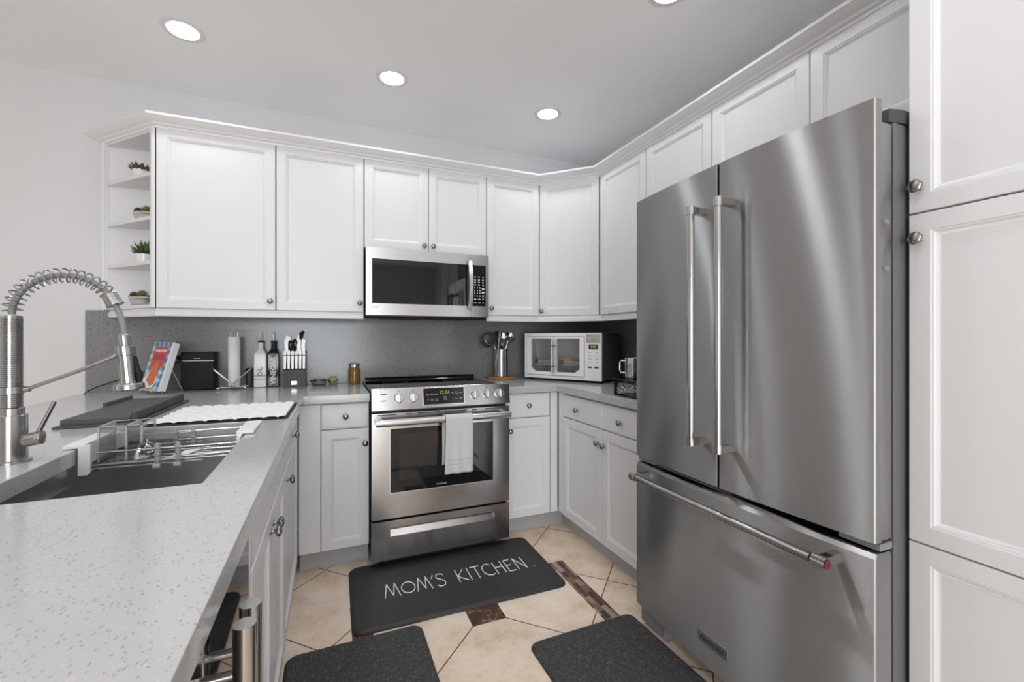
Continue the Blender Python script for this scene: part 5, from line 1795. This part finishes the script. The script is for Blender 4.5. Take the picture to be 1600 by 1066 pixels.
M['agave'] = plant_green('agave_leaf', (0.035, 0.062, 0.010), (0.10, 0.15, 0.035))
M['aloe'] = plant_green('aloe_leaf', (0.055, 0.055, 0.018), (0.14, 0.12, 0.045))
M['sedum_green'] = plant_green('sedum_green', (0.10, 0.11, 0.02), (0.28, 0.28, 0.10))
M['sedum_red'] = plant_green('sedum_red', (0.06, 0.008, 0.018), (0.19, 0.04, 0.075))
M['soil'] = mat('soil', (0.06, 0.04, 0.03), 0.9)
M['bowl_grey'] = mat('grey_striped_bowl', (0.4, 0.4, 0.4), 0.6)
tb = NT(M['bowl_grey'])
tb.color(tb.ramp(tb.noise(tb.obj(), 1.0, 3, 0.5, (10, 10, 190)), [(0.40, (0.22, 0.23, 0.23)), (0.55, (0.46, 0.47, 0.47)), (0.64, (0.66, 0.66, 0.66))]))


def pot(t, x, y, z, r0, r1, h):
    b = MB(Matrix.Translation((x, y, z))); b.lathe([(0, 0.0004), (r0, 0.0004), (r1, h - 0.002), (r1, h), (r1 - 0.004, h), (r1 - 0.006, h - 0.008), (0, h - 0.008)], 32); b.build('pot', 'ceramic', t)
    b = MB(Matrix.Translation((x, y, z))); b.lathe([(0, h - 0.0075), (r1 - 0.007, h - 0.0075), (0, h - 0.005)], 20); b.build('soil', 'soil', t)


PX, PY = -0.932, 2.918
rnd = random.Random(11)
z = 2.0525
t = thing('potted_succulent', 'spiky green-brown succulent in a white pot on the top shelf', 'potted plant', (PX, PY, z))
pot(t, PX, PY, z, 0.030, 0.037, 0.052)
b = MB()
for ring, (n, el, L_, w, rr) in enumerate(((11, 0.45, 0.040, 0.018, 0.024), (9, 0.85, 0.045, 0.019, 0.015), (6, 1.2, 0.040, 0.016, 0.007))):
    for i in range(n):
        az = 2 * PI * i / n + ring * 0.3
        leaf_mesh(b, (PX + rr * math.cos(az), PY + rr * math.sin(az), z + 0.046), az, el, L_ * (0.9 + 0.2 * rnd.random()), w, 0.15)
b.build('leaves', 'aloe', t)
z = 1.6025
PX3, PY3 = -0.918, 2.925
t = thing('potted_succulent', 'dark green agave with long pointed leaves in a white pot on the third shelf down', 'potted plant', (PX3, PY3, z))
pot(t, PX3, PY3, z, 0.034, 0.040, 0.054)
b = MB()
for ring, (n, el, L_, w, rr) in enumerate(((8, 0.12, 0.054, 0.014, 0.012), (9, 0.55, 0.064, 0.016, 0.010), (7, 0.95, 0.072, 0.017, 0.007), (5, 1.3, 0.074, 0.016, 0.004))):
    for i in range(n):
        az = 2 * PI * i / n + ring * 0.45
        leaf_mesh(b, (PX3 + rr * math.cos(az), PY3 + rr * math.sin(az), z + 0.052), az, el, L_ * (0.88 + 0.24 * rnd.random()), w, 0.12 if el > 0.4 else 0.25)
b.build('leaves', 'agave', t)


def bowl_garden(label, x, y, z, flip):
    t = thing('succulent_bowl', label, 'potted plant', (x, y, z))
    b = MB()
    ang = math.radians(-20)
    ca, sa = math.cos(ang), math.sin(ang)
    rings = [(0.62, 0.0004), (0.78, 0.014), (0.93, 0.034), (1.0, 0.050), (0.95, 0.050), (0.90, 0.045)]
    vs, fs, n = [], [], 36
    for s_, h in rings:
        for i in range(n):
            a = 2 * PI * i / n
            p = (0.050 * s_ * math.copysign(abs(math.cos(a)) ** 0.75, math.cos(a)), 0.031 * s_ * math.copysign(abs(math.sin(a)) ** 0.75, math.sin(a)))
            vs.append((x + p[0] * ca - p[1] * sa, y + p[0] * sa + p[1] * ca, z + h))
    for k in range(len(rings) - 1):
        for i in range(n):
            fs.append([k * n + i, k * n + (i + 1) % n, (k + 1) * n + (i + 1) % n, (k + 1) * n + i])
    fs.append(list(range(n))[::-1])
    b.add(vs, fs); b.build('bowl', 'bowl_grey', t)
    b = MB(); b.add([vs[(len(rings) - 1) * n + i] for i in range(n)], [list(range(n))]); b.build('soil', 'soil', t)
    def at(d, e=0.0):
        return (x + d * ca - e * sa, y + d * sa + e * ca, z + 0.047)
    for nm, mt, d, rows in (('red_rosette', 'sedum_red', -0.028, ((9, 0.2, 0.024), (8, 0.7, 0.026), (5, 1.15, 0.027))),
                            ('green_rosette', 'sedum_green', 0.014, ((9, 0.15, 0.030), (9, 0.6, 0.034), (7, 1.0, 0.036), (4, 1.35, 0.034)))):
        b = MB()
        bx, by, bz = at(d * flip)
        for ring, (n2, el, L_) in enumerate(rows):
            for i in range(n2):
                az = 2 * PI * i / n2 + ring * 0.4
                leaf_mesh(b, (bx, by, bz + 0.004), az, el, L_, 0.012, 0.2, 0.35)
        b.build(nm, mt, t)
    b = MB()
    bx, by, bz = at(0.038 * flip)
    for i in range(6):
        leaf_mesh(b, (bx, by, bz), i * 1.05 + 0.3, 0.35, 0.026, 0.009, 0.1, 0.3)
    b.build('trailing_leaves', 'agave', t)


bowl_garden('red and green succulents in a grey striped bowl on the second shelf down', -0.915, 2.905, 1.8285, 1)
bowl_garden('red and green succulents in a grey striped bowl on the bottom shelf', -0.938, 2.918, 1.3785, 1)
